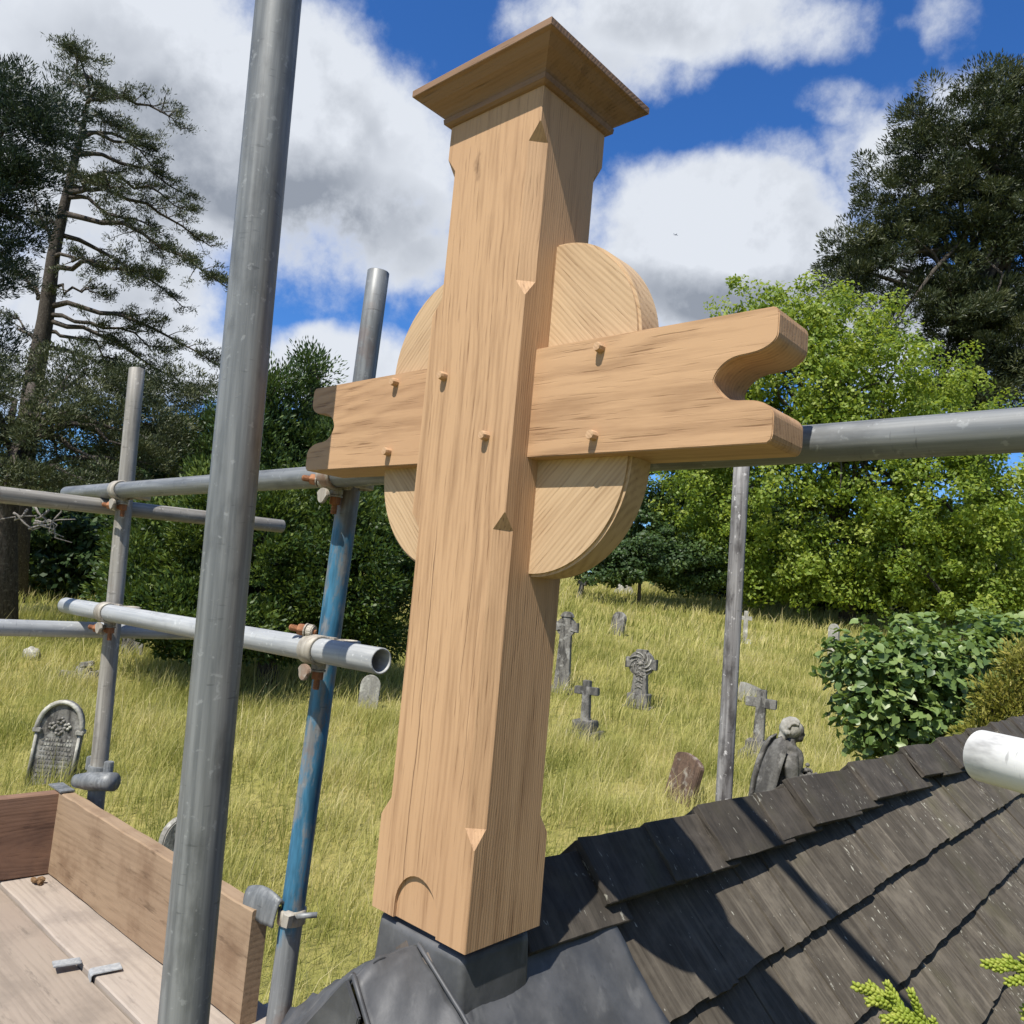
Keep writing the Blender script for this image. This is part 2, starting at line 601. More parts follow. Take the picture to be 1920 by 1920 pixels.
WEATH = steel_mat('flaking_grey_pole', (.13, .122, .118), (.045, .04, .038), (.34, .33, .315), 1.0, metal=0, rough=.85, wear=.9)
CLAMP = steel_mat('dusty_coupler_steel', (.27, .24, .195), (.11, .09, .07), (.42, .39, .33), .4, wear=.7, rust=.6, metal=.1, rough=.6)
RUST = steel_mat('rusted_bolt_steel', (.20, .075, .03), (.07, .03, .018), (.33, .15, .07), .3, rust=.8, metal=.1, rough=.8)
WHITEP = steel_mat('white_painted_pipe', (.66, .66, .63), (.20, .195, .19), (.74, .74, .71), .3, metal=0, rough=.6, wear=.75)


def lead_mat():
    m, b = newmat('lead_sheet')
    g = b.n('ShaderNodeNewGeometry').outputs['Position']
    n1 = b.noise(g, 9, 6, .6)
    n2 = b.noise(g, 45, 5, .6)
    n3 = b.noise(b.scalevec(g, (1, 1, .35)), 26, 4, .6)
    c = b.mix(b.ramp(n1, .35, .65), (.055, .057, .060), (.105, .106, .108))
    c = b.mix(b.math('MULTIPLY', b.ramp(n3, .55, .75), .5), c, (.18, .18, .175))
    c = b.mix(b.math('MULTIPLY', b.ramp(n2, .6, .72), .35), c, (.04, .04, .042))
    return finish(m, b, c, b.math('MULTIPLY_ADD', n1, .25, .45), .15, b.math('ADD', n1, b.math('MULTIPLY', n2, .3)), .35, .004, spec=.5)


LEAD = lead_mat()


def shingle_mat(name, a, d, streak, lich):
    m, b = newmat(name)
    co, off, rnd = objcoord(b)
    g = b.n('ShaderNodeNewGeometry').outputs['Position']
    cz = b.n('ShaderNodeCombineXYZ')
    b.L.new(off, cz.inputs[1])
    cc = b.vmath('ADD', co, cz.outputs[0])
    st = b.noise(b.scalevec(cc, (4, 95, 95)), 1.0, 5, .62)       # streaks run down the slope (local X)
    st2 = b.noise(b.scalevec(cc, (2.2, 30, 30)), 1.0, 4, .6)
    bl = b.noise(g, 3.2, 5, .6)
    c = b.mix(b.ramp(st, .25, .8), d, a)
    c = b.mix(b.math('MULTIPLY', b.ramp(b.noise(g, 14, 6, .65), .42, .68), .55), c, tuple(1.5 * x for x in a))
    c = b.mix(b.math('MULTIPLY', b.ramp(st2, .52, .72), streak), c, tuple(1.9 * x for x in a))
    c = b.mix(b.math('MULTIPLY', b.ramp(bl, .5, .72), .45), c, (.105, .10, .045))
    c = b.mix(b.math('MULTIPLY', rnd, .45), c, tuple(.55 * x for x in d))
    ln = b.noise(g, 5.0, 4, .6)
    la = b.noise(b.scalevec(cc, (38, 75, 75)), 1.0, 4, .6)
    spot = b.math('MULTIPLY', b.ramp(b.math('ADD', la, b.math('MULTIPLY', b.math('SUBTRACT', ln, .5), .45)), .655, .70), b.ramp(b.noise(g, 60, 3, .6), .3, .5))
    c = b.mix(b.math('MULTIPLY', spot, lich), c, (.42, .41, .34))
    h = b.math('ADD', st, b.math('MULTIPLY', b.noise(cc, 40, 4, .6), .4))
    return finish(m, b, c, .85, 0, h, .6, .003, spec=.15)


SHING = shingle_mat('weathered_shingle_wood', (.140, .122, .095), (.060, .051, .040), .5, .9)
SHINGR = shingle_mat('dark_ridge_shingle_wood', (.085, .074, .060), (.042, .037, .031), .3, .5)

STONE = stone_mat('weathered_grey_stone')
STONEB = stone_mat('blackened_stone', (.20, .19, .17), (.045, .043, .04), (.34, .33, .30), 1.2, .85)
STONEL = stone_mat('pale_lichen_and_lit_stone', (.36, .345, .30), (.16, .15, .13), (.55, .54, .46), 1.0, .5)
STONEBR = stone_mat('brown_stone', (.16, .105, .075), (.05, .035, .028), (.33, .30, .25), 1.0, .6)
STONEH = stone_mat('lichen_white_stone', (.44, .42, .36), (.24, .22, .19), (.58, .57, .50), 1.0, .35)
STONEA = stone_mat('dark_and_shaded_stone', (.13, .125, .115), (.04, .038, .036), (.26, .25, .23), 1.0, .7)
BARK = stone_mat('pine_bark', (.085, .072, .06), (.028, .024, .02), (.14, .125, .105), 3.0, .7)
GREYTWIG = stone_mat('dead_twig_wood', (.24, .22, .20), (.10, .09, .08), (.34, .32, .30), 3.0, .5)


# ------------------------------------------------------------------ ground
_bl = np.array([-60, 0, 8, 10.5, 16.5, 20, 32, 60, 120, 400])
_hl = np.array([-3.6, -3.55, -3.25, -3.05, -2.6, -2.45, -2.1, -1.2, 0.5, 3])
_br = np.array([-60, 0, 8, 12, 15, 18.6, 22, 30, 42, 48, 70, 120, 400])
_hr = np.array([-3.6, -3.55, -3.25, -2.95, -2.7, -2.42, -2.1, -1.33, -.05, .5, 1.8, 3, 5])


def ground_z(X, Y):
    X = np.asarray(X, float)
    Y = np.asarray(Y, float)
    qx, qy = X - CAM[0], Y - CAM[1]
    a = qx * RH[0] + qy * RH[1]
    f = qx * FH[0] + qy * FH[1]
    ang = a / np.maximum(f, 4.0)
    t = np.clip((ang + .42) / .5, 0, 1)
    t = t * t * (3 - 2 * t)
    h = np.interp(f, _bl, _hl) * (1 - t) + np.interp(f, _br, _hr) * t
    h = h + .05 * np.sin(a * .9 + 1.3 * np.sin(f * .35)) * np.sin(f * .7 + .5) + .03 * np.sin(a * 2.1 + f * 1.7)
    return CAM[2] + h


def gp(px, py, d):
    """point on the ground at photograph pixel column/row and depth: x,y from the pixel, z from the terrain"""
    p = at(px, py, d)
    return np.array([p[0], p[1], float(ground_z(p[0], p[1]))])


def make_ground():
    aa = np.concatenate([-np.geomspace(300, 14, 26), np.linspace(-13.5, 13.5, 82), np.geomspace(14, 300, 26)])
    ff = np.concatenate([-np.geomspace(200, 4, 14), np.linspace(-3, 40, 130), np.geomspace(41, 420, 40)])
    A, Fm = np.meshgrid(aa, ff)
    X = CAM[0] + A * RH[0] + Fm * FH[0]
    Y = CAM[1] + A * RH[1] + Fm * FH[1]
    Z = ground_z(X, Y)
    V = np.stack([X, Y, Z], -1).reshape(-1, 3)
    nr, nc = A.shape
    i = np.arange(nr - 1)[:, None] * nc + np.arange(nc - 1)[None, :]
    Fq = np.stack([i, i + 1, i + nc + 1, i + nc], -1).reshape(-1, 4)
    m, b = newmat('meadow_soil')
    g = b.n('ShaderNodeNewGeometry').outputs['Position']
    n1 = b.noise(g, .5, 6, .6)
    n2 = b.noise(g, 9, 6, .65)
    n3 = b.noise(g, 55, 3, .6)
    c = b.mix(b.ramp(n1, .35, .65), (.22, .22, .055), (.34, .29, .10))
    c = b.mix(b.math('MULTIPLY', b.ramp(n2, .42, .68), .6), c, (.075, .085, .022))
    c = b.mix(b.math('MULTIPLY', b.ramp(n3, .5, .7), .5), c, (.24, .21, .09))
    finish(m, b, c, .95, 0, b.math('ADD', n2, n3), .6, .05, spec=.1)
    o = link('ground', np_mesh('ground', V, Fq, smooth=True), m)
    tag(o, kind='structure')
    return o


make_ground()


def value_noise(x, y, s, seed=0):
    """cheap smooth 2-D noise for scattering"""
    r = np.random.default_rng(seed)
    k = r.normal(size=(10, 2)) * s
    ph = r.uniform(0, 6.28, 10)
    return sum(np.sin(x * k[i, 0] + y * k[i, 1] + ph[i]) for i in range(10)) / 10 ** .5 / 1.4


# areas that stay dark and bare of tall grass (deep shade under the conifers)
def make_grass():
    Vs, Fs, Ts = [], [], []
    nv = 0

    def band(f0, f1, half, dens, h0, h1, w, seed):
        nonlocal nv
        r = np.random.default_rng(seed)
        area = 0
        # wedge in view (with margin): |a| < half*f + 2
        n = int(dens * (f1 - f0) * (half * (f0 + f1) + 4))
        f = np.sqrt(r.uniform(f0 * f0, f1 * f1, n))
        a = r.uniform(-1, 1, n) * (half * f + 2)
        X = CAM[0] + a * RH[0] + f * FH[0]
        Y = CAM[1] + a * RH[1] + f * FH[1]
        # tufting
        tn = value_noise(X, Y, 5.0, 3)
        dry = value_noise(X, Y, 0.9, 5) * .5 + value_noise(X, Y, 2.6, 8) * .5
        keep = r.uniform(0, 1, n) < np.clip(.72 + .4 * tn, .25, 1)
        # keep clear of the timber gate
        keep &= ~((np.abs(X) < 1.6) & (Y > -.6) & (Y < 5.0))
        X, Y, f, tn, dry = X[keep], Y[keep], f[keep], tn[keep], dry[keep]
        n = len(X)
        Z = ground_z(X, Y) - .02
        H = r.uniform(h0, h1, n) * (1 + .28 * tn)
        stalk = r.uniform(0, 1, n) < .07
        H = np.where(stalk, H * 1.65, H)
        th = r.uniform(0, 2 * np.pi, n)
        lean = r.normal(0, .30, (n, 2)) + np.array([.10, .12])
        wv = w * (f / f0) ** .35 * r.uniform(.6, 1.3, n)
        wv = np.where(stalk, wv * .8, wv)
        bx, by = np.cos(th) * wv, np.sin(th) * wv
        base = np.stack([X, Y, Z], 1)
        off = np.stack([bx, by, np.zeros(n)], 1)
        mid = base + np.stack([lean[:, 0] * H * .35, lean[:, 1] * H * .35, H * .55], 1)
        tip = base + np.stack([lean[:, 0] * H, lean[:, 1] * H, H * (1 - .25 * (lean ** 2).sum(1))], 1)
        Vb = np.stack([base - off, base + off, mid + off * .8, tip, mid - off * .8], 1)
        Vs.append(Vb.reshape(-1, 3))
        i = nv + np.arange(n)[:, None] * 5
        Fs.append(np.concatenate([i + np.array([[0, 1, 2]]), i + np.array([[0, 2, 4]]), i + np.array([[4, 2, 3]])], 0))
        nv += 5 * n
        t = np.clip(.43 + .40 * dry + r.normal(0, .17, n), 0, .92)
        t = np.where(stalk, np.clip(t + .35, .75, 1.0), t)
        # tips are drier than bases
        Ts.append(np.clip(np.stack([t - .12, t - .12, t, t + .14, t], 1), 0, 1).reshape(-1))

    band(4.5, 9, .72, 760, .16, .40, .0028, 11)
    band(9, 16, .72, 560, .18, .42, .0038, 12)
    band(16, 28, .70, 230, .20, .46, .0068, 13)
    band(28, 55, .66, 52, .26, .56, .015, 14)
    m, b = newmat('meadow_grass')
    f = b.n('ShaderNodeAttribute', attribute_name='tint').outputs['Fac']
    c = b.mix(b.ramp(f, 0, .4, False), (.12, .14, .030), (.34, .335, .095))
    c = b.mix(b.ramp(f, .4, .75, False), c, (.55, .49, .19))
    c = b.mix(b.ramp(f, .75, 1, False), c, (.68, .58, .33))
    finish(m, b, c, .6, 0, spec=.2, transl=b.mix(.5, c, (.50, .52, .08)), tfac=.4)
    o = link('grass', np_mesh('grass', np.concatenate(Vs), np.concatenate(Fs), np.concatenate(Ts)), m)
    tag(o, 'long yellow green meadow grass between the graves', 'grass', kind='stuff')


make_grass()


# ------------------------------------------------------------------ trees
def leaf_quads(P, N, ln, wd, tint, rng, axis=None, curl=.15, broad=False):
    """rhombic leaves: P centres, N normals"""
    n = len(P)
    if broad:                                            # heart-shaped blade of two folded halves
        a = rng.normal(size=(n, 3))
        a = unit(a - N * (a * N).sum(1, keepdims=True))
        sd = np.cross(N, a)
        l = ln * rng.uniform(.6, 1.25, (n, 1))
        w = wd * rng.uniform(.7, 1.2, (n, 1))
        f = -N * w * .16
        ring = [P - a * l * .38, P - a * l * .48 + sd * w * .28 - f, P - a * l * .15 + sd * w * .5 - f, P + a * l * .2 + sd * w * .36 - f,
                P + a * l * .55 + N * l * -.12, P + a * l * .2 - sd * w * .36 - f, P - a * l * .15 - sd * w * .5 - f, P - a * l * .48 - sd * w * .28 - f]
        V = np.stack(ring, 1)
        i = np.arange(n)[:, None] * 8
        F = np.concatenate([i + np.array([[0, 1, 2, 3]]), i + np.array([[0, 3, 4, 5]]), i + np.array([[0, 5, 6, 7]])], 0)
        return V.reshape(-1, 3), F, np.repeat(tint, 8)
    if axis is None:
        axis = rng.normal(size=(n, 3))
    axis = axis - N * (axis * N).sum(1, keepdims=True)
    axis /= np.linalg.norm(axis, axis=1, keepdims=True) + 1e-9
    side = np.cross(N, axis)
    l = ln * rng.uniform(.6, 1.3, (n, 1))
    w = wd * rng.uniform(.6, 1.25, (n, 1))
    V = np.stack([P - axis * l * .5, P + side * w * .5 - N * curl * w + axis * l * .05,
                  P + axis * l * .5 - N * curl * l * .6, P - side * w * .5 - N * curl * w + axis * l * .05], 1)
    F = np.arange(n)[:, None] * 4 + np.arange(4)[None, :]
    return V.reshape(-1, 3), F, np.repeat(tint, 4)


def unit(v):
    return v / (np.linalg.norm(v, axis=-1, keepdims=True) + 1e-9)


def ellips(lst):
    """(px, py, rx_px, ry_px, depth[, depth radius factor]) -> centre, radii in metres along RT, FW, UP"""
    out = []
    for e in lst:
        px, py, rx, ry, d = e[:5]
        k = e[5] if len(e) > 5 else 1.0
        out.append((at(px, py, d), np.array([rx * d / FPX, k * .5 * (rx + ry) * d / FPX, ry * d / FPX])))
    return out


AX = np.stack([RH, FH, np.array([0, 0, 1.0])])


def crown_points(ell, nclump, cr, per, rng, flat=.62, shell=(.55, 1.0), tuft=None):
    vol = np.array([r.prod() ** (2 / 3) for _, r in ell])
    idx = rng.choice(len(ell), nclump, p=vol / vol.sum())
    C = np.array([ell[i][0] for i in idx])
    Rr = np.array([ell[i][1] for i in idx])
    d = unit(rng.normal(size=(nclump, 3)))
    fr = rng.uniform(shell[0], shell[1], (nclump, 1))
    cc = C + ((d * Rr * fr) @ AX)
    out = unit((d / Rr) @ AX)
    crs = cr * rng.uniform(.55, 1.35, nclump)
    ctint = rng.normal(0, .18, nclump)
    i2 = np.repeat(np.arange(nclump), per)
    q = unit(rng.normal(size=(len(i2), 3))) * rng.uniform(0.35, 1, (len(i2), 1)) ** .6
    q[:, 2] *= flat
    P = cc[i2] + q * crs[i2][:, None]
    return P, unit(q), out[i2], ctint[i2], cc


def foliage(name, root, ell, nclump, cr, per, ln, wd, mat, seed, flat=.62, shell=(.55, 1.0), spike=False, upb=.5, cut=None, tbase=.5):
    rng = np.random.default_rng(seed)
    P, q, out, ct, cc = crown_points(ell, nclump, cr, per, rng, flat, shell)
    n = len(P)
    if spike:                                            # needle sprays that point outwards and up
        axis = unit(q * .9 + out * .5 + np.array([0, 0, upb]) + rng.normal(size=(n, 3)) * .45)
        N = unit(np.cross(axis, rng.normal(size=(n, 3))))
        N = N * np.sign((N * (np.array([0, 0, 1]) + .4 * out)).sum(1, keepdims=True))
    else:
        N = unit(q * .55 + out * .45 + np.array([0, 0, upb]) + rng.normal(size=(n, 3)) * .55)
        axis = None
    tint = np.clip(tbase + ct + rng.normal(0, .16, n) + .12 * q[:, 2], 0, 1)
    if cut is not None:
        k = cut(P)
        P, N, tint = P[k], N[k], tint[k]
        axis = axis[k] if axis is not None else None
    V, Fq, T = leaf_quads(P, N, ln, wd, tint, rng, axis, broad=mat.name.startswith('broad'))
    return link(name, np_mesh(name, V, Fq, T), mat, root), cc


def trunk(root, pts, r0, r1, mat=BARK, name='trunk', n=10):
    bm = bmesh.new()
    k = len(pts)
    add_tube(bm, pts, [r0 + (r1 - r0) * (i / (k - 1)) ** .8 for i in range(k)], n)
    return link(name, bm_mesh(name, bm, smooth=True), mat, root)


def curve_pts(p0, p1, n, bend=None, jit=0, rng=RNG):
    p0, p1 = np.array(p0, float), np.array(p1, float)
    t = np.linspace(0, 1, n)[:, None]
    P = p0 + (p1 - p0) * t
    if bend is not None:
        P = P + np.array(bend) * (4 * t * (1 - t))
    if jit:
        P[1:-1] += rng.normal(0, jit, (n - 2, 3))
    return P


def limbs(root, base, centres, r, seed, count=18, name='branch'):
    """a set of boughs from the trunk into the crown, one mesh part"""
    rng = np.random.default_rng(seed)
    bm = bmesh.new()
    for i in rng.choice(len(centres), min(count, len(centres)), replace=False):
        c = centres[i]
        s = base[0] + (base[1] - base[0]) * rng.uniform(.15, .95)
        L = np.linalg.norm(c - s)
        pts = curve_pts(s, c, 6, bend=(0, 0, .08 * L), jit=.03 * L, rng=rng)
        add_tube(bm, pts, np.linspace(r, r * .18, 6), 6)
    return link(name, bm_mesh(name, bm, smooth=True), BARK, root)


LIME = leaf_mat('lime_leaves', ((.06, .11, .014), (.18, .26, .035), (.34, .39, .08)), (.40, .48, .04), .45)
YEW = leaf_mat('yew_needles', ((.012, .028, .007), (.036, .070, .013), (.13, .17, .028)), (.14, .20, .02), .2)
CYP = leaf_mat('cypress_needles', ((.016, .038, .013), (.04, .078, .022), (.10, .145, .036)), (.10, .15, .02), .2)
PINE = leaf_mat('pine_needles', ((.020, .030, .014), (.046, .060, .024), (.11, .118, .05)), (.08, .10, .03), .15)
PINEB = leaf_mat('blue_pine_needles', ((.012, .024, .016), (.024, .042, .024), (.045, .065, .034)), (.05, .08, .03), .12)
IVY = leaf_mat('broad_bush_leaves', ((.055, .10, .028), (.125, .195, .055), (.24, .31, .10)), (.22, .32, .04), .3, .42, .5)
HEDGE = leaf_mat('yellow_shrub_leaves', ((.08, .10, .014), (.22, .22, .04), (.40, .34, .08)), (.34, .34, .05), .35)
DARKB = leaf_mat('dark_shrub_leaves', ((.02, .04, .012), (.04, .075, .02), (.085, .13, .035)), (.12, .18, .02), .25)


def tree_root(name, px, py, d, label, cat='tree', group=None):
    p = gp(px, py, d)
    e = empty(name, p)
    tag(e, label, cat, group)
    return e, p


def pine_tufts(root, anchors, dirs, n_per, ln, wd, mat, seed, spread=.3, name='crown', tb=.5):
    """bottle-brush tufts of needles at twig ends"""
    rng = np.random.default_rng(seed)
    i = np.repeat(np.arange(len(anchors)), n_per)
    P0 = anchors[i] + rng.normal(0, spread, (len(i), 3)) * np.array([1, 1, .55])
    ax = unit(dirs[i] * .5 + rng.normal(size=(len(i), 3)) * .6 + np.array([0, 0, .55]))
    N = unit(np.cross(ax, rng.normal(size=(len(i), 3))))
    P = P0 + ax * ln * .5
    ct = rng.normal(0, .15, len(anchors))
    tint = np.clip(tb + ct[i] + rng.normal(0, .15, len(i)), 0, 1)
    V, Fq, T = leaf_quads(P, N, ln, wd, tint, rng, ax, 0)
    return link(name, np_mesh(name, V, Fq, T), mat, root)


# --- open Scots pine on the left, drawn bough by bough
def open_pine():
    rng = np.random.default_rng(21)
    d = 30
    e, p = tree_root('pine_tree', 30, 1110, d, 'tall open pine with bare trunk and long drooping boughs on the left')
    tp = [p + np.array([0, 0, -.4])] + [at(x, y, d) for x, y in ((40, 900), (62, 720), (85, 600), (100, 480), (122, 380), (145, 280), (160, 220), (168, 165), (150, 110))]
    rad = [.46, .41, .35, .29, .23, .18, .13, .09, .055, .025]
    bm = bmesh.new()
    add_tube(bm, tp, rad, 12)
    link('trunk', bm_mesh('trunk', bm, smooth=True), BARK, e)
    boughs = [((165, 190), (338, 242), 30), ((162, 205), (225, 185), 10), ((155, 235), (100, 190), 0), ((152, 250), (292, 285), 14), ((150, 262), (300, 330), 26),
              ((146, 290), (350, 365), 18), ((140, 330), (352, 395), 20), ((133, 350), (395, 462), 26), ((128, 370), (300, 440), 10), ((120, 400), (428, 540), 30),
              ((112, 440), (342, 575), 20), ((108, 460), (50, 350), -8), ((118, 420), (60, 400), -10), ((104, 500), (300, 530), 16), ((96, 560), (20, 500), -10),
              ((94, 575), (415, 690), 30), ((92, 590), (300, 650), 10), ((90, 600), (360, 745), 30), ((86, 620), (250, 700), 16), ((80, 650), (330, 760), 24),
              ((90, 560), (12, 470), -14), ((84, 640), (10, 590), -8), ((150, 260), (70, 220), -4), ((140, 330), (95, 300), -5), ((100, 480), (180, 500), 8),
              ((130, 360), (230, 350), 8), ((158, 215), (250, 255), 8), ((98, 540), (200, 560), 6), ((165, 180), (130, 140), 0), ((160, 140), (200, 170), 0), ((152, 112), (142, 100), 0)]
    bm = bmesh.new()
    anch, dirs = [], []
    for (x0, y0), (x1, y1), sag in boughs:
        a = at(x0, y0, d)
        dz = rng.normal(0, 2.2)
        c = at(x1, y1, d + dz)
        L = np.linalg.norm(c - a)
        pts = curve_pts(a, c, 9, bend=UP * (sag * d / FPX), jit=.10, rng=rng)
        add_tube(bm, pts, np.linspace(.11, .02, 9) * (.6 + .06 * L), 6)
        dirb = unit(c - a)
        for t in np.linspace(.3, 1, max(5, int(L * 2.8))):
            q = pts[int(t * 8)] if t < 1 else pts[-1]
            i = min(7, int(t * 8))
            q = pts[i] + (pts[i + 1] - pts[i]) * (t * 8 - i)
            for s in range(rng.integers(1, 4)):
                tw = unit(dirb * .8 + rng.normal(size=3) * np.array([.95, .95, .45]) + np.array([0, 0, .12])) * rng.uniform(.25, 1.1) * (1.15 - .5 * t)
                e2 = q + tw
                add_tube(bm, [q, q + tw * .5 + np.array([0, 0, .05]), e2], [.025, .016, .008], 4, cap=False)
                anch.append(e2)
                dirs.append(unit(tw))
                if rng.uniform() < .6:
                    anch.append(q + tw * .6)
                    dirs.append(unit(tw))
    link('branch', bm_mesh('branch', bm, smooth=True), BARK, e)
    pine_tufts(e, np.array(anch), np.array(dirs), 58, .155, .032, PINE, 22, .12, tb=.5)


open_pine()


def massed_pine(name, px, py, d, label, ell, seed, nclump, cr, per, ln, wd, mat, trunk_pts, r0, shell=(.3, 1), tb=.45, limbs_n=26):
    e, p = tree_root(name, px, py, d, label)
    pts = [p + np.array([0, 0, -.4])] + [at(x, y, dd) for x, y, dd in trunk_pts]
    trunk(e, pts, r0, r0 * .25)
    E = ellips(ell)
    _, cc = foliage('crown', e, E, nclump, cr, per, ln, wd, mat, seed, flat=.55, shell=shell, spike=True, upb=.7, tbase=tb)
    limbs(e, (pts[1], pts[-1]), cc, r0 * .28, seed + 1, limbs_n)
    return e


massed_pine('pine_tree', -120, 1080, 24, 'dense dark pine crowding the left edge, needles almost black',
            [(-60, 230, 160, 150, 24), (40, 190, 110, 70, 24), (80, 245, 70, 40, 24), (-40, 360, 130, 110, 24), (30, 330, 90, 50, 24), (-60, 520, 120, 90, 24), (-40, 690, 90, 110, 24), (10, 450, 50, 60, 24)],
            31, 330, .66, 210, .17, .036, PINEB, [(-130, 700, 24), (-90, 400, 24), (-60, 180, 24)], .5, tb=.4)
massed_pine('pine_tree', 20, 1100, 21, 'low spreading pine with grey green boughs behind the left scaffold',
            [(60, 820, 170, 90, 21), (200, 780, 170, 80, 22), (60, 900, 130, 60, 20), (330, 800, 120, 90, 24), (160, 900, 140, 40, 20.5), (250, 860, 120, 70, 22), (-60, 800, 120, 170, 21), (150, 720, 130, 70, 23), (320, 730, 110, 60, 25)],
            41, 420, .50, 200, .135, .03, PINE, [(10, 980, 21), (30, 860, 21), (60, 720, 22)], .42, tb=.55)
_low = [o_ for o_ in COL.objects if o_.get('label', '').startswith('low spreading pine')][0]
_rt = np.random.default_rng(43)
for k in range(9):
    x0, y0 = _rt.uniform(20, 130), _rt.uniform(955, 985)
    pts = [at(x0 + 14 * q * _rt.uniform(.4, 1.2) * (-1 if k % 3 == 0 else 1), y0 + 9 * math.sin(q * 1.2 + k) + 5 * q, 19.5) for q in range(6)]
    bmt = bmesh.new()
    add_tube(bmt, pts, np.linspace(.035, .012, 6), 5)
    link('dead_branch', bm_mesh('dead_branch', bmt, smooth=True), GREYTWIG, _low)
massed_pine('pine_tree', 1835, 1150, 54, 'tall dark round headed pine at the right edge with forked trunk',
            [(1850, 250, 170, 130, 54), (1760, 330, 150, 130, 54), (1900, 180, 90, 70, 54), (1700, 470, 150, 90, 54), (1850, 430, 170, 120, 54), (1610, 480, 75, 60, 54), (1740, 600, 190, 80, 54), (1590, 520, 70, 50, 53),
             (1900, 620, 170, 120, 55), (1850, 740, 160, 80, 54), (1950, 350, 130, 170, 54), (1720, 230, 60, 60, 54), (1680, 380, 90, 70, 54), (1830, 560, 120, 70, 53), (1870, 680, 150, 90, 53)],
            51, 800, 1.12, 260, .36, .078, PINE, [(1830, 760, 54), (1825, 600, 54), (1850, 470, 54), (1890, 300, 54)], .95, shell=(.35, 1), tb=.42, limbs_n=60)


def broad_tree(name, px, py, d, label, ell, seed, nclump, cr, per, ln, wd, mat, tpts, r0, spike=False, shell=(.5, 1), tb=.5, flat=.6, cat='tree', upb=.5, limbs_n=24):
    e, p = tree_root(name, px, py, d, label, cat)
    pts = [p + np.array([0, 0, -.3])] + [at(x, y, dd) for x, y, dd in tpts]
    trunk(e, pts, r0, r0 * .35)
    _, cc = foliage('crown', e, ellips(ell), nclump, cr, per, ln, wd, mat, seed, flat=flat, shell=shell, spike=spike, tbase=tb, upb=upb)
    limbs(e, (pts[1], pts[-1]), cc, r0 * .3, seed + 1, limbs_n)
    return e


def woodland():
    """the far wood that closes the view; reads as one dark mass"""
    rng = np.random.default_rng(301)
    n = 1100
    a = rng.uniform(-.85, .85, n)
    f = rng.uniform(72, 100, n)
    X = CAM[0] + a * f * RH[0] + f * FH[0]
    Y = CAM[1] + a * f * RH[1] + f * FH[1]
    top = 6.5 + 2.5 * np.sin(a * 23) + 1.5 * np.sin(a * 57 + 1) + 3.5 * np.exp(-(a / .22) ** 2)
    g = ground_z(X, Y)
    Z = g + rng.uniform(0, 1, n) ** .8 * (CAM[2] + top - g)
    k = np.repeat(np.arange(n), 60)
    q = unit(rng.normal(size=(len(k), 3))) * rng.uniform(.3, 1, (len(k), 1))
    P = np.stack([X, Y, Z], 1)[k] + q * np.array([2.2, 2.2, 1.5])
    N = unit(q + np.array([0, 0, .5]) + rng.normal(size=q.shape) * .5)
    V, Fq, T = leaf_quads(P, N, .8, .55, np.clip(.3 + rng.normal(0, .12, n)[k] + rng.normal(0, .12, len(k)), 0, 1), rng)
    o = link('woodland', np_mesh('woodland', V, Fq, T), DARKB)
    tag(o, 'far dark wood closing the view behind the graves', 'woodland', kind='stuff')


woodland()
# yew and cypress on the left
broad_tree('yew_tree', 505, 1295, 17.5, 'broad bushy yew with bright green tips behind the blue pole',
           [(330, 1090, 140, 130, 17.5), (480, 1060, 170, 170, 17.5), (640, 1060, 140, 150, 17.5), (700, 1120, 90, 110, 17.5), (560, 1000, 180, 110, 18), (420, 960, 130, 80, 18), (300, 1010, 90, 90, 18), (590, 1170, 130, 60, 17.3), (400, 1180, 110, 50, 17.3), (370, 1150, 95, 55, 15.6), (300, 1130, 70, 50, 16), (450, 1170, 80, 45, 15.8)],
           61, 520, .50, 260, .135, .055, YEW, [(500, 1220, 17.5), (520, 1120, 17.5)], .28, spike=True, shell=(.7, 1), flat=.75, tb=.5)
broad_tree('cypress_tree', 600, 1250, 25, 'dark green cypress with pointed top rising above the yew',
           [(586, 700, 34, 60, 25), (580, 800, 75, 90, 25), (565, 900, 120, 120, 25), (620, 870, 90, 110, 25), (650, 960, 90, 100, 25)],
           71, 300, .5, 130, .17, .055, CYP, [(590, 1100, 25), (586, 900, 25), (586, 690, 25)], .3, spike=True, shell=(.45, 1), flat=1.0, upb=1.0)
broad_tree('cypress_tree', 460, 1250, 24, 'rounder cypress half hidden behind the near scaffold pole',
           [(510, 740, 50, 60, 24), (480, 830, 95, 100, 24), (430, 860, 90, 110, 24), (460, 950, 130, 100, 24), (390, 920, 80, 80, 24)],
           81, 300, .5, 130, .17, .055, CYP, [(470, 1100, 24), (490, 900, 24), (510, 720, 24)], .3, spike=True, shell=(.45, 1), flat=1.0, upb=.9)
# dark wood edge closing the view on the left
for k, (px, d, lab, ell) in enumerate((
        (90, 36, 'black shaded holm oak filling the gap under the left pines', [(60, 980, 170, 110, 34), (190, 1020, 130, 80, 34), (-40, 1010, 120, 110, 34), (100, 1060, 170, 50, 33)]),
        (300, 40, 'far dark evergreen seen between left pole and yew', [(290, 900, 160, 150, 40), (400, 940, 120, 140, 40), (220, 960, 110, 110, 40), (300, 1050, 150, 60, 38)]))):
    broad_tree('evergreen_tree', px, 1110, d, lab, ell, 91 + k, 420, .9, 120, .3, .18, DARKB, [(px, 1060, d), (px, 980, d)], .4, shell=(.3, 1), tb=.25)

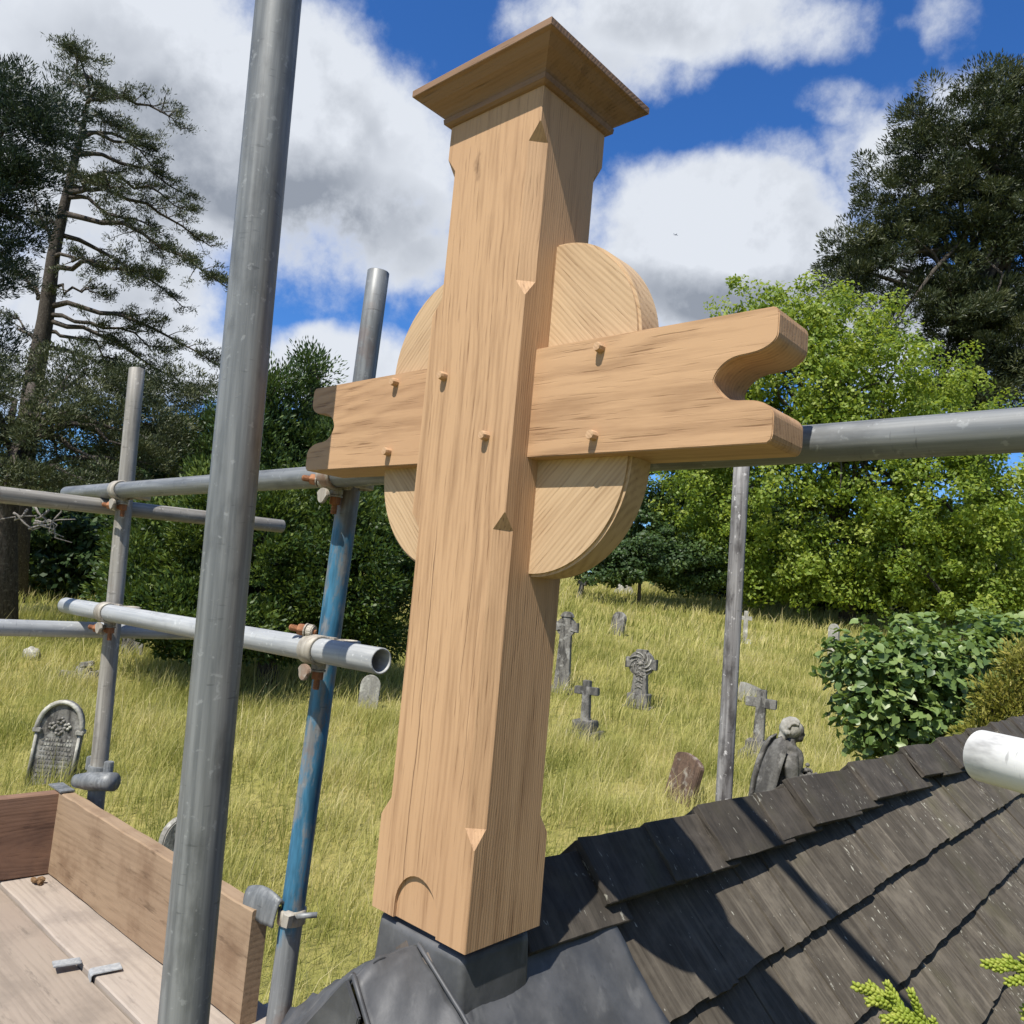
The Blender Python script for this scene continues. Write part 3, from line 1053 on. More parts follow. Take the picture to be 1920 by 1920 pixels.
# lime tree and the shrubs on the right
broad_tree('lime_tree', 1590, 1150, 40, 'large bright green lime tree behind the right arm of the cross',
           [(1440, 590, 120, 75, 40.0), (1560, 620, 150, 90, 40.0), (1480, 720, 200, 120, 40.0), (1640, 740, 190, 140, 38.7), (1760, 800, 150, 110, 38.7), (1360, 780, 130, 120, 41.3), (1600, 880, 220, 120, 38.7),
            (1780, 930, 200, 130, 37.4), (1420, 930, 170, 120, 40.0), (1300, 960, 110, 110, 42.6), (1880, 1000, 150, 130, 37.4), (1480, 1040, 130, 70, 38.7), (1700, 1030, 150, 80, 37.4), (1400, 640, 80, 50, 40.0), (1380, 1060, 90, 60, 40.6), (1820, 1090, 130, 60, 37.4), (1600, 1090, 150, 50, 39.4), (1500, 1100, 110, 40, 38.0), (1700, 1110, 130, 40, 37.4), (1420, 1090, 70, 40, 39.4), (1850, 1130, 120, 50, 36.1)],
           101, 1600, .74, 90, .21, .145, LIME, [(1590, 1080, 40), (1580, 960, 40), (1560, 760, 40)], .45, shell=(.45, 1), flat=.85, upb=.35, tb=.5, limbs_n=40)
broad_tree('shrub', 1200, 1105, 40, 'dark rounded shrub at the top of the meadow behind the disc', [(1170, 1060, 70, 40, 40), (1240, 1040, 80, 60, 40), (1290, 1060, 80, 60, 40), (1220, 960, 60, 60, 42), (1120, 1070, 60, 35, 41)],
           111, 220, .6, 110, .2, .13, DARKB, [(1200, 1080, 40), (1210, 1040, 40)], .12, cat='shrub', shell=(.5, 1), tb=.5, limbs_n=8)
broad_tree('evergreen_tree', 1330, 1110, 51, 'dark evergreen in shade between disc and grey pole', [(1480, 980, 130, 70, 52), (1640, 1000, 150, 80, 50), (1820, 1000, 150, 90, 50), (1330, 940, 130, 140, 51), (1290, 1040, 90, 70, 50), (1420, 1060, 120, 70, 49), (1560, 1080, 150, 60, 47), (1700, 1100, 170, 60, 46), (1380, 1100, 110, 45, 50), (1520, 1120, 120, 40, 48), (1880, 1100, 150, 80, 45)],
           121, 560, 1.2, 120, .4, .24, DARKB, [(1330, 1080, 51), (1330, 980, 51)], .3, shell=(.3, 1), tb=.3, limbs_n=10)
broad_tree('leafy_bush', 1720, 1500, 7.2, 'bush with broad grey green leaves growing behind the ridge',
           [(1640, 1280, 90, 90, 7.2), (1720, 1250, 120, 90, 7.2), (1820, 1230, 130, 80, 7.4), (1680, 1340, 110, 70, 7.1), (1800, 1330, 120, 80, 7.2), (1900, 1240, 90, 90, 7.5), (1610, 1230, 60, 60, 7.3), (1720, 1420, 110, 60, 7.1), (1620, 1400, 50, 30, 7.0)],
           131, 460, .17, 15, .085, .08, IVY, [(1720, 1460, 7.2), (1720, 1380, 7.2)], .03, cat='bush', shell=(.45, 1.02), flat=.9, tb=.5, upb=.9, limbs_n=40)
broad_tree('conifer_shrub', 1890, 1480, 5.6, 'yellow green feathery conifer shrub at the right edge above the ridge',
           [(1890, 1330, 70, 70, 5.6), (1930, 1260, 60, 70, 5.6), (1860, 1380, 60, 40, 5.6), (1930, 1380, 60, 60, 5.6)],
           141, 150, .12, 60, .05, .016, HEDGE, [(1900, 1440, 5.6), (1900, 1380, 5.6)], .03, cat='shrub', spike=True, shell=(.3, 1), flat=1, tb=.5)


# ------------------------------------------------------------------ gravestones
def gmat(p, rz=0.0, tilt=(0, 0), s=1.0):
    return Matrix.Translation(Vector(p)) @ Matrix.Rotation(rz, 4, 'Z') @ Matrix.Rotation(tilt[0], 4, 'X') @ Matrix.Rotation(tilt[1], 4, 'Y') @ Matrix.Scale(s, 4)


def place(o, mt):
    o.matrix_local = Matrix.Identity(4)
    o.location = (0, 0, 0)
    return o


def stone_thing(name, px, py, d, label, cat, rz=0.0, tilt=(0, 0), group=None, sink=.04):
    p = gp(px, py, d)
    p[2] -= sink
    e = empty(name, p)
    e.rotation_euler = (tilt[0], tilt[1], rz)
    e.rotation_mode = 'XYZ'
    tag(e, label, cat, group)
    return e


def part(name, bm, mat, parent, bevel=.012, smooth=False):
    o = link(name, bm_mesh(name, bm, smooth=smooth, bevel=bevel), mat, parent, world=False)
    return o


YC = -YAW     # heading that faces the camera is rz = -YAW ... local -Y then looks back at the lens
FACE = math.atan2(-FH[0], FH[1]) + 0.0


def plinth(e, sizes, mat):
    z = 0
    for i, (w, dd, h) in enumerate(sizes):
        bm = bmesh.new()
        add_box(bm, (-w / 2, -dd / 2, z), (w / 2, dd / 2, z + h))
        part('plinth_step', bm, mat, e, .015)
        z += h
    return z


def latin_cross(name, px, py, d, label, h, arm, t, rz, tilt=(0, 0), steps=((.62, .52, .16), (.42, .34, .2)), mat=STONE, cz=.74, group=None):
    e = stone_thing(name, px, py, d, label, 'grave cross', rz, tilt, group)
    z = plinth(e, steps, mat)
    bm = bmesh.new()
    w = t * .5
    zc = z + (h - z) * cz
    a = arm / 2
    ol = [(-w * 1.15, z - .02), (w * 1.15, z - .02), (w, zc - w), (a, zc - w), (a, zc + w), (w, zc + w), (w, h), (-w, h), (-w, zc + w), (-a, zc + w), (-a, zc - w), (-w, zc - w)]
    prism(bm, ol, -t * .42, t * .42)
    part('cross_shaft', bm, mat, e, .01)
    return e


def ring_cross(name, px, py, d, label, h, rz, R, solid=False, steps=(), mat=STONE, t=.2, tilt=(0, 0), cap=False):
    e = stone_thing(name, px, py, d, label, 'grave cross', rz, tilt)
    z = plinth(e, steps, mat)
    zc = h - R * 1.12
    bm = bmesh.new()
    w0, w1 = t * .72, t * .5
    prism(bm, [(-w0, z - .02), (w0, z - .02), (w1, zc - R * .3), (w1 * .8, zc), (w1, h - .02), (-w1, h - .02), (-w1 * .8, zc), (-w1, zc - R * .3)], -t * .42, t * .42)
    part('cross_shaft', bm, mat, e, .012)
    bm = bmesh.new()
    a = R * 1.22
    prism(bm, [(-a, zc - t * .48), (-w1 * .7, zc - t * .3), (w1 * .7, zc - t * .3), (a, zc - t * .48), (a, zc + t * .48), (w1 * .7, zc + t * .3), (-w1 * .7, zc + t * .3), (-a, zc + t * .48)], -t * .40, t * .40)
    part('cross_arm', bm, mat, e, .012)
    bm = bmesh.new()
    n = 28
    ri = R * (.30 if solid else .68)
    pr = []
    for k in range(n):
        an = 2 * math.pi * k / n
        c, s = math.cos(an), math.sin(an)
        pr.append([bm.verts.new((c * r, y, zc + s * r)) for r, y in ((ri, -t * .33), (R, -t * .33), (R, t * .33), (ri, t * .33))])
    for k in range(n):
        A, B2 = pr[k], pr[(k + 1) % n]
        for q in range(4):
            bm.faces.new((A[q], A[(q + 1) % 4], B2[(q + 1) % 4], B2[q]))
    part('ring', bm, mat, e, 0, smooth=False)
    if solid:                         # carved knotwork on the wheel head: raised interlacing strands
        bm = bmesh.new()
        for s in (-1, 1):
            for k in range(5):
                zz = z + .12 + k * (zc - z) / 5
                pts = [(s * w1 * .6 * math.cos(q * math.pi / 3), -t * .44, zz + .07 * q / 3) for q in range(5)]
                add_tube(bm, pts, .014, 5)
        for k in range(8):
            an = k * math.pi / 4
            pts = [(math.cos(an + .25 * q) * R * (.42 + .1 * q), -t * .41, zc + math.sin(an + .25 * q) * R * (.42 + .1 * q)) for q in range(6)]
            add_tube(bm, pts, .018, 5)
        add_ball(bm, (0, -t * .4, zc), (.06, .04, .06), 1)
        part('carving', bm, STONE, e, 0, True)
    if cap:
        bm = bmesh.new()
        prism(bm, [(-w1 * 1.25, h - .03), (w1 * 1.25, h - .03), (w1 * .9, h + .05), (w1 * .5, h + .10), (-w1 * .5, h + .10), (-w1 * .9, h + .05)], -t * .5, t * .5)
        part('cap', bm, mat, e, .01)
    return e


def arch_outline(w, h, sh, pointed=.0, n=12):
    """headstone outline: width w, height h, shoulder height sh"""
    a = w / 2
    pts = [(-a, 0), (a, 0), (a, sh)]
    for k in range(1, n):
        t = k / n
        x = a * math.cos(t * math.pi)
        z = sh + (h - sh) * (math.sin(t * math.pi) ** (1 - .45 * pointed) if pointed < .5 else (1 - abs(math.cos(t * math.pi)) ** 1.7))
        pts.append((x, z))
    pts.append((-a, sh))
    return pts


def headstone(name, px, py, d, label, w, h, sh, t, rz, tilt=(0, 0), mat=STONE, pointed=0.0, group=None, rim=False, sink=.06):
    e = stone_thing(name, px, py, d, label, 'headstone', rz, tilt, group, sink)
    bm = bmesh.new()
    prism(bm, arch_outline(w, h, sh, pointed), -t / 2, t / 2)
    part('slab', bm, mat, e, .012)
    if rim:
        bm = bmesh.new()
        ol = arch_outline(w, h, sh, pointed, 16)[2:]
        pts = [(x * .96, -t / 2 - .012, z - .02) for x, z in ol]
        add_tube(bm, pts, .030, 8)
        part('moulded_rim', bm, STONEL, e, 0, True)
        for s in (-1, 1):
            bm = bmesh.new()
            add_tube(bm, [(s * w * .455, -t / 2 - .012, .05), (s * w * .455, -t / 2 - .012, sh - .03)], .020, 8)
            part('side_colonnette', bm, STONEL, e, 0, True)
            bm = bmesh.new()
            add_box(bm, (s * w * .455 - .05, -t / 2 - .05, sh - .04), (s * w * .455 + .05, t / 2, sh + .02))
            part('shoulder_block', bm, STONEL, e, .01)
        bm = bmesh.new()
        for cx, cz in ((0, .12), (-.09, .05), (.09, .05), (0, -.02)):
            for k in range(5):
                an = k * 2 * math.pi / 5
                add_ball(bm, (cx + .032 * math.cos(an), -t / 2 - .006, sh + cz + .032 * math.sin(an)), (.024, .018, .024), 1)
        part('carved_rosette', bm, STONE, e, 0, True)
        r = np.random.default_rng(5)
        for k in range(9):
            bm = bmesh.new()
            x = -w * .33
            while x < w * .31:
                ww = r.uniform(.012, .035)
                add_box(bm, (x, -t / 2 - .006, sh - .14 - k * .058), (x + ww, -t / 2 + .004, sh - .112 - k * .058))
                x += ww + r.uniform(.008, .02)
            part('inscription_line', bm, STONE, e, 0)['kind'] = 'stuff'
    return e


RZ = -YAW * -1
H0 = YAW * -1      # rotation about Z that turns local -Y to face the lens
headstone('headstone', 88, 1500, 10.3, 'arched grey headstone with carved flowers behind the red toe board', .56, 1.12, .74, .12, H0 + .25, (-.02, .05), STONEB, .2, rim=True)
headstone('headstone', 245, 1236, 20, 'grey slab headstone just right of the dark left pole', .50, .85, .6, .12, H0 + .3, (0, 0), STONEB, .1)
headstone('headstone', 318, 1228, 21, 'small brown slab headstone with pale left edge under the lower rail', .48, .70, .62, .10, H0 + .35, (0, 0), STONEBR, 0)
headstone('headstone', 328, 1600, 7.9, 'rounded grey headstone top peeping out left of the near pole', .42, .72, .5, .1, H0 + .9, (0, .08), STONE)
headstone('headstone', 690, 1316, 16, 'shaded pale headstone below the open pipe end', .40, .72, .5, .1, H0 + .2, (0, .03), STONEL, .1)
headstone('headstone', 1154, 1192, 30, 'dark leaning headstone alone in the upper meadow', .62, .95, .68, .14, H0 - .85, (-.05, .16), STONEB, 0)
headstone('headstone', 1270, 1505, 11.8, 'brown backed headstone leaning back beside the weathered grey pole', .56, .78, .66, .10, H0 - 1.05, (-.10, .20), STONEBR, 0)
headstone('headstone', 1405, 1290, 20, 'tilted broken slab behind the right hand cross', .75, .50, .45, .12, H0 + .2, (-.1, .35), STONEL, 0)
headstone('headstone', 1564, 1215, 28, 'narrow pale monument at the left edge of the broad leaved bush', .34, 1.45, 1.2, .28, H0 - .6, (0, -.03), STONEL, .4)
latin_cross('grave_cross', 1096, 1384, 15.4, 'small dark stone cross on stepped base right of the oak post', 1.12, .50, .15, H0 - .55, (0, -.03), mat=STONEA)
latin_cross('grave_cross', 1421, 1392, 14.9, 'stone cross on square base just right of the weathered pole', 1.30, .56, .17, H0 - .5, (0, .02), mat=STONEB)
latin_cross('grave_cross', 1397, 1190, 31, 'slim pale cross glimpsed behind the weathered pole', 1.3, .46, .16, H0 - .3, (0, 0), steps=((.5, .4, .2),), mat=STONEL)
latin_cross('grave_cross', 1086, 1120, 41, 'tiny crooked dark cross just under the disc', 1.15, .5, .2, H0 - .7, (0, .16), steps=(), mat=STONEB)
ring_cross('wheel_cross', 1196, 1342, 18.3, 'carved wheel headed cross on square plinth in the meadow', 1.36, H0 - .45, .30, True, ((.66, .56, .06), (.48, .42, .28)), STONEB, .26)
ring_cross('ringed_cross', 1052, 1302, 19.2, 'tall grey ringed cross partly hidden by the oak post', 1.86, H0 - .3, .24, False, ((.66, .56, .14),), STONEB, .26, cap=True)

e = stone_thing('obelisk', 1170, 1110, 47, 'pale tapering monument at the top of the meadow before the shrubs', 'monument', H0 + .5)
bm = bmesh.new()
for z0, z1, a0, a1 in ((0, .12, .55, .5), (.12, .72, .42, .22), (.72, 1.28, .15, .10)):
    lo = [bm.verts.new((sx * a0, sy * a0, z0)) for sx, sy in ((-1, -1), (1, -1), (1, 1), (-1, 1))]
    hi = [bm.verts.new((sx * a1, sy * a1, z1)) for sx, sy in ((-1, -1), (1, -1), (1, 1), (-1, 1))]
    bm.faces.new(lo[::-1])
    bm.faces.new(hi)
    for k in range(4):
        bm.faces.new((lo[k], lo[(k + 1) % 4], hi[(k + 1) % 4], hi[k]))
part('tapered_body', bm, STONEL, e, .01)
bm = bmesh.new()
prism(bm, [(-.07, 1.26), (.07, 1.26), (.07, 1.40), (.22, 1.40), (.22, 1.53), (.07, 1.53), (.07, 1.7), (-.07, 1.7), (-.07, 1.53), (-.22, 1.53), (-.22, 1.40), (-.07, 1.40)], -.07, .07)
part('top_cross', bm, STONEL, e, .01)

# broken kerb stones in the grass on the left
e = stone_thing('broken_kerb', 150, 1262, 16.2, 'heap of broken grave kerb stones in the grass left of the dark pole', 'rubble', H0 + .3, sink=.02)
r = np.random.default_rng(9)
for k, (x, y, z, a, bq, c) in enumerate(((-.22, 0, .08, .34, .2, .13), (.05, .05, .16, .26, .2, .16), (.26, 0, .10, .22, .2, .14), (.0, -.1, .06, .5, .12, .1), (.1, .02, .30, .26, .16, .10))):
    bm = bmesh.new()
    add_box(bm, (-a / 2, -bq / 2, -c / 2), (a / 2, bq / 2, c / 2), Matrix.Translation((x, y, z + .04)) @ Matrix.Rotation(r.normal(0, .3), 4, 'Z') @ Matrix.Rotation(r.normal(0, .25), 4, 'Y'))
    part('stone', bm, STONE, e, .02)
e = stone_thing('field_stone', 60, 1222, 18, 'pale boulder in the shaded grass at the far left', 'stone', 0, sink=.05)
bm = bmesh.new()
add_ball(bm, (0, 0, .14), (.24, .18, .17), 3)
for w in bm.verts:
    w.co += Vector(w.co).normalized() * .03 * math.sin(w.co.x * 23 + w.co.z * 31) * math.cos(w.co.y * 27)
part('boulder', bm, STONEL, e, 0, True)


# ------------------------------------------------------------------ angel statue, facing right
def angel():
    d = 8.0
    p = gp(1478, 1480, d)
    e = empty('angel_statue', p)
    tag(e, 'grey stone angel with bowed head and folded wing behind the ridge', 'statue')
    top = at(1490, 1350, d)
    s = 1.0
    # local frame: X to the picture's right (where she looks), Y away from the lens
    ang = math.atan2(RH[1], RH[0])
    Rm = Matrix.Translation(Vector((p[0], p[1], top[2]))) @ Matrix.Rotation(ang, 4, 'Z')

    def L(x, y, z):
        return Rm @ Vector((x, y, z))
    # z measured down from the crown of the head; 1 photo px = d/FPX metres
    k = d / FPX

    def tr(bm, pts, rad, n=12):
        add_tube(bm, [L(*q) for q in pts], rad, n)
    bm = bmesh.new()
    # robed body: column of rings leaning slightly forward
    secs = [(-.02, -.20, .055), (-.03, -.26, .085), (-.035, -.31, .150), (-.03, -.38, .165), (-.025, -.50, .150), (-.04, -.62, .145), (-.06, -.76, .18), (-.09, -.95, .22), (-.10, -1.2, .25), (-.09, -1.45, .27)]
    rings = []
    n = 28
    for i, (x, z, r) in enumerate(secs):
        fold = .0 if i < 5 else .10
        rings.append([bm.verts.new(L(x + r * math.cos(t) * (1 + fold * math.sin(7 * t)), .92 * r * math.sin(t) * (1 + fold * math.sin(7 * t)), z)) for t in [2 * math.pi * q / n for q in range(n)]])
    for a, c in zip(rings[:-1], rings[1:]):
        for q in range(n):
            bm.faces.new((a[q], a[(q + 1) % n], c[(q + 1) % n], c[q]))
    bm.faces.new(rings[0][::-1])
    bm.faces.new(rings[-1])
    # neck and head, bowed forward
    tr(bm, [(-.03, 0, -.28), (.0, 0, -.20), (.03, 0, -.14)], [.075, .055, .06])
    hr = Rm.to_3x3() @ Matrix.Rotation(.55, 3, 'Y')
    add_ball(bm, L(.045, 0, -.125), (.078, .066, .100), 3, hr)
    add_ball(bm, L(.078, 0, -.178), (.050, .052, .052), 2, hr)      # jaw
    add_ball(bm, L(.126, 0, -.150), (.020, .014, .026), 2, hr)      # nose
    add_ball(bm, L(.100, 0, -.206), (.022, .028, .018), 2, hr)      # chin
    add_ball(bm, L(.085, 0, -.105), (.03, .055, .03), 2, hr)        # brow
    # near arm: shoulder, elbow at the waist, forearm forward to the bouquet
    tr(bm, [(-.05, -.14, -.33), (-.045, -.17, -.45), (-.03, -.175, -.57), (.03, -.15, -.60), (.10, -.10, -.58), (.14, -.06, -.555)], [.075, .072, .062, .052, .042, .036])
    tr(bm, [(-.03, .14, -.33), (-.01, .16, -.48), (.04, .14, -.58), (.13, .05, -.55)], [.075, .065, .052, .038])
    # wide sleeve hanging from the near forearm
    tr(bm, [(-.02, -.17, -.55), (.0, -.175, -.70), (.02, -.17, -.88), (.03, -.16, -.98)], [.07, .075, .06, .03])
    # collar folds and folded hair
    tr(bm, [(-.10, -.06, -.24), (-.06, -.10, -.27), (.0, -.10, -.29), (.05, -.05, -.31)], [.035, .04, .035, .025])
    # raised folds of the gown
    for q, (y0, x0) in enumerate(((-.14, -.06), (-.12, .03), (-.16, -.14), (-.06, .10), (0, .13))):
        tr(bm, [(x0, y0, -.62), (x0 - .05, y0 * 1.25, -.85), (x0 - .09, y0 * 1.5, -1.15), (x0 - .1, y0 * 1.6, -1.42)], [.018, .028, .034, .03], 8)
    # knuckles: five fingers closed round the stems
    for q in range(5):
        zz = -.53 - .014 * q
        tr(bm, [(.13, -.075, zz), (.165, -.085 + .004 * q, zz - .004), (.185, -.06, zz - .012), (.175, -.035, zz - .016)], [.011, .0105, .010, .008], 6)
    body = remeshed('body', bm, .012, 3)
    link('body', body, STONEA, e)  # darker stone than the hair: shade on the face is put into the colour
    bm = bmesh.new()
    r = np.random.default_rng(3)
    add_ball(bm, L(.004, 0, -.100), (.098, .090, .104), 3, hr)
    add_ball(bm, L(.010, 0, -.085), (.090, .086, .082), 3, hr)
    for q in range(9):                                    # waves of hair from the brow over the crown to the nape
        y = -.082 + .164 * q / 8
        kk = math.sqrt(max(.15, 1 - (y / .102) ** 2))
        pts = []
        for w in range(15):
            a = .75 - 3.0 * w / 14
            pts.append((-.002 + .104 * kk * math.sin(a), y + .008 * math.sin(w * 1.3 + q), -.100 + .110 * kk * math.cos(a) + .004 * math.sin(w * 2.1 + q)))
        tr(bm, pts, [.015] * 15, 7)
    tr(bm, [(-.06, 0, -.14), (-.09, 0, -.20), (-.085, 0, -.25)], [.055, .045, .03])
    link('hair', remeshed('hair', bm, .008, 1), STONEL, e)  # paler stone paints in the light on top of the head
    for sgn in (-1, 1):                                   # folded wings: a thick curved leaf with feather ribs
        bm = bmesh.new()
        rows = [(-.12, -.17, .04), (-.19, -.21, .15), (-.25, -.30, .22), (-.305, -.44, .26), (-.345, -.62, .26), (-.365, -.80, .22), (-.37, -1.0, .17), (-.365, -1.2, .11), (-.36, -1.38, .04)]
        g0, g1 = [], []
        for x, z, w in rows:
            ra, rb = [], []
            for q in range(7):
                u_ = q / 6
                xx = x + w * u_ * (.5 if sgn < 0 else 1.0)
                yy = sgn * (.06 + .12 * math.sin(u_ * 1.4) + .01 * math.sin(u_ * 20))
                ra.append(bm.verts.new(L(xx, yy, z - .10 * u_)))
                rb.append(bm.verts.new(L(xx - .004, yy + sgn * .035, z - .10 * u_)))
            g0.append(ra)
            g1.append(rb)
        for g, fl in ((g0, False), (g1, True)):
            for i in range(len(rows) - 1):
                for q in range(6):
                    f = (g[i][q], g[i][q + 1], g[i + 1][q + 1], g[i + 1][q])
                    bm.faces.new(f[::-1] if fl else f)
        m_, n_ = len(rows), 7
        loop0 = [g0[i][0] for i in range(m_)] + [g0[-1][q] for q in range(1, n_)] + [g0[i][-1] for i in range(m_ - 2, -1, -1)] + [g0[0][q] for q in range(n_ - 2, 0, -1)]
        loop1 = [g1[i][0] for i in range(m_)] + [g1[-1][q] for q in range(1, n_)] + [g1[i][-1] for i in range(m_ - 2, -1, -1)] + [g1[0][q] for q in range(n_ - 2, 0, -1)]
        for q in range(len(loop0)):
            bm.faces.new((loop0[q], loop0[(q + 1) % len(loop0)], loop1[(q + 1) % len(loop0)], loop1[q]))
        for q in range(5):
            tr(bm, [(-.13 - .02 * q, sgn * (.10 + .02 * q), -.30 - .1 * q), (-.20 - .012 * q, sgn * (.12 + .015 * q), -.60 - .1 * q), (-.25, sgn * .13, -.98 - .08 * q)], [.015, .02, .008], 6)
        link('wing', bm_mesh('wing', bm, smooth=True), STONEA, e)
    bm = bmesh.new()
    for q in range(26):                                   # bunch of roses
        c = np.array([.19, -.02, -.53]) + r.normal(0, 1, 3) * np.array([.032, .05, .045])
        add_ball(bm, L(*c), (.026, .026, .024), 1)
    tr(bm, [(.17, -.03, -.56), (.14, -.05, -.68)], [.03, .02])
    link('flower_bunch', bm_mesh('flower_bunch', bm, smooth=True), STONEA, e)
    bm = bmesh.new()
    gz = p[2]
    add_box(bm, (-.34, -.32, gz - top[2] - .1), (.20, .32, -1.62), Rm)
    add_box(bm, (-.40, -.38, -1.62), (.26, .38, -1.43), Rm)
    link('pedestal', bm_mesh('pedestal', bm, bevel=.02), STONE, e)


angel()

# ------------------------------------------------------------------ roof of the gate
PITCH = math.radians(50)
ZR = 0.02
roof = empty('gate_roof', (0, 0, 0))
tag(roof, 'steep dark wooden shingle roof running back from the cross', 'roof')


def slope_pt(s, y, lift=0.0, side=1):
    """point s metres down the slope from the ridge line"""
    return Vector((side * (s * math.cos(PITCH) + lift * math.sin(PITCH)), y, ZR - s * math.sin(PITCH) + lift * math.cos(PITCH)))


def shingle_mesh(w, ln, t, rng, rough=.0014):
    """plate: X from -ln (head) to 0 (butt), Y 0..w, top face at z=0; uneven butt"""
    bm = bmesh.new()
    nx, ny = 5, 6
    top, bot = [], []
    jit = rng.normal(0, rough, ny + 1)
    wav = rng.uniform(-1, 1, 3)
    for i in range(nx + 1):
        x = -ln + ln * i / nx
        for g, z0 in ((top, 0), (bot, -t)):
            row = []
            for j in range(ny + 1):
                xx = x + (jit[j] if i == nx else 0)
                yy = w * j / ny + (rng.normal(0, rough * .4) if j in (0, ny) else 0)
                zz = z0 + .0016 * (wav[0] * math.sin(j * 1.1 + i * .4) + wav[1] * (j / ny - .5) * 2 * (i / nx))
                if g is bot:
                    zz = z0 * (.25 + .75 * i / nx)
                row.append(bm.verts.new((xx, yy, zz)))
            g.append(row)
    for g, fl in ((top, False), (bot, True)):
        for i in range(nx):
            for j in range(ny):
                f = (g[i][j], g[i + 1][j], g[i + 1][j + 1], g[i][j + 1])
                bm.faces.new(f[::-1] if fl else f)
    for i in range(nx):
        for j, fl in ((0, True), (ny, False)):
            f = (top[i][j], top[i + 1][j], bot[i + 1][j], bot[i][j])
            bm.faces.new(f if not fl else f[::-1])
    for j in range(ny):
        bm.faces.new((top[nx][j], top[nx][j + 1], bot[nx][j + 1], bot[nx][j]))
        bm.faces.new((top[0][j], top[0][j + 1], bot[0][j + 1], bot[0][j]))
    return bm_mesh('shingle', bm)


rs = np.random.default_rng(77)
WIDTHS = [.10, .12, .135, .15, .165, .185, .21, .23]
SHM = [[shingle_mesh(w, .34, .021, rs) for _ in range(2)] for w in WIDTHS]
SHS = [[shingle_mesh(w, .235, .021, rs) for _ in range(2)] for w in WIDTHS]      # short ones for the top course
for row in SHM + SHS:
    for me in row:
        me.materials.append(SHING)


def lay(side, rows, y0, y1, join=None):
    cnt = 0
    for kk in rows:
        s = .266 + .168 * kk
        y = y0 - rs.uniform(0, .12) + (.10 if kk == 0 else 0)
        while y < y1:
            i = rs.integers(len(WIDTHS))
            w = WIDTHS[i]
            me = (SHS if kk == 0 else SHM)[i][rs.integers(2)]
            ss = s + rs.normal(0, .0022)
            th = PITCH - .115 + rs.normal(0, .008)
            p = slope_pt(ss, y, rs.uniform(-.0015, .002), side)
            rot = Matrix.Rotation(th if side > 0 else math.pi - th, 3, 'Y') if side > 0 else Matrix.Rotation(math.pi, 3, 'Z') @ Matrix.Rotation(th, 3, 'Y')
            rot = rot @ Matrix.Rotation(rs.normal(0, .006), 3, 'Z') @ Matrix.Rotation(rs.normal(0, .008), 3, 'X')
            if side < 0:
                p = p + Vector((0, w, 0))
            if join is None:
                o = bpy.data.objects.new('shingle', me)
                COL.objects.link(o)
                o.parent = roof
                o.matrix_local = Matrix.Translation(p) @ rot.to_4x4()
                cnt += 1
            else:
                t = me.copy()
                t.transform(Matrix.Translation(p) @ rot.to_4x4())
                join.from_mesh(t)
                bpy.data.meshes.remove(t)
            y += w + rs.uniform(.002, .007)
    return cnt


lay(1, range(0, 8), .24, 4.4)
bmj = bmesh.new()
lay(-1, range(0, 5), .2, 4.6, bmj)
o = link('left_slope_shingles', bm_mesh('left_slope_shingles', bmj), SHING, roof)
tag(o, kind='stuff')
bm = bmesh.new()                                          # boarding under the shingles
for side in (1, -1):
    prof = [slope_pt(.02, 0, -.045, side), slope_pt(1.62, 0, -.045, side), slope_pt(1.62, 0, -.07, side), slope_pt(.02, 0, -.07, side)]
    a = [bm.verts.new((v_.x, -.07, v_.z)) for v_ in prof]
    c = [bm.verts.new((v_.x, 4.7, v_.z)) for v_ in prof]
    bm.faces.new(a)
    bm.faces.new(c[::-1])
    for k in range(4):
        bm.faces.new((a[k], c[k], c[(k + 1) % 4], a[(k + 1) % 4]))
link('boarding', bm_mesh('boarding', bm), DARKOAK, roof)
# ridge plates, each butt lapping over the one before it
YB = [.085, .288, .498, .698, .970, 1.151, 1.420, 1.607, 1.902, 2.114, 2.338, 2.566, 2.807, 3.02, 3.26, 3.47, 3.70, 3.92, 4.15, 4.38, 4.62]
for k in range(len(YB) - 1):
    w = YB[k + 1] - YB[k]
    for side in (1, -1):
        bm = bmesh.new()
        L_ = .118 + rs.uniform(-.006, .012)
        t = .016 + rs.uniform(-.002, .003)
        add_box(bm, (0, 0, -t), (L_, w + .06, 0))
        bmesh.ops.subdivide_edges(bm, edges=bm.edges[:], cuts=2, use_grid_fill=True)
        for q in bm.verts:
            q.co += Vector(rs.normal(0, .0011, 3))
        me = bm_mesh('ridge_shingle', bm, bevel=.0015, segs=1)
        ob = bpy.data.objects.new('ridge_shingle', me)
        me.materials.append(SHINGR)
        COL.objects.link(ob)
        ob.parent = roof
        lift = .026 + (.010 if k % 2 else 0) + rs.uniform(-.003, .003)
        th = PITCH - .06
        # butt end (towards the cross) stands proud, far end tucks under
        rot = Matrix.Rotation(-.06, 3, 'X') @ Matrix.Rotation(th, 3, 'Y')
        m4 = Matrix.Translation(Vector((-.004 if side > 0 else .012, YB[k], ZR + lift + (.004 if side > 0 else -.008)))) @ rot.to_4x4()
        if side < 0:
            m4 = Matrix.Diagonal((-1, 1, 1, 1)) @ m4
        ob.matrix_local = m4
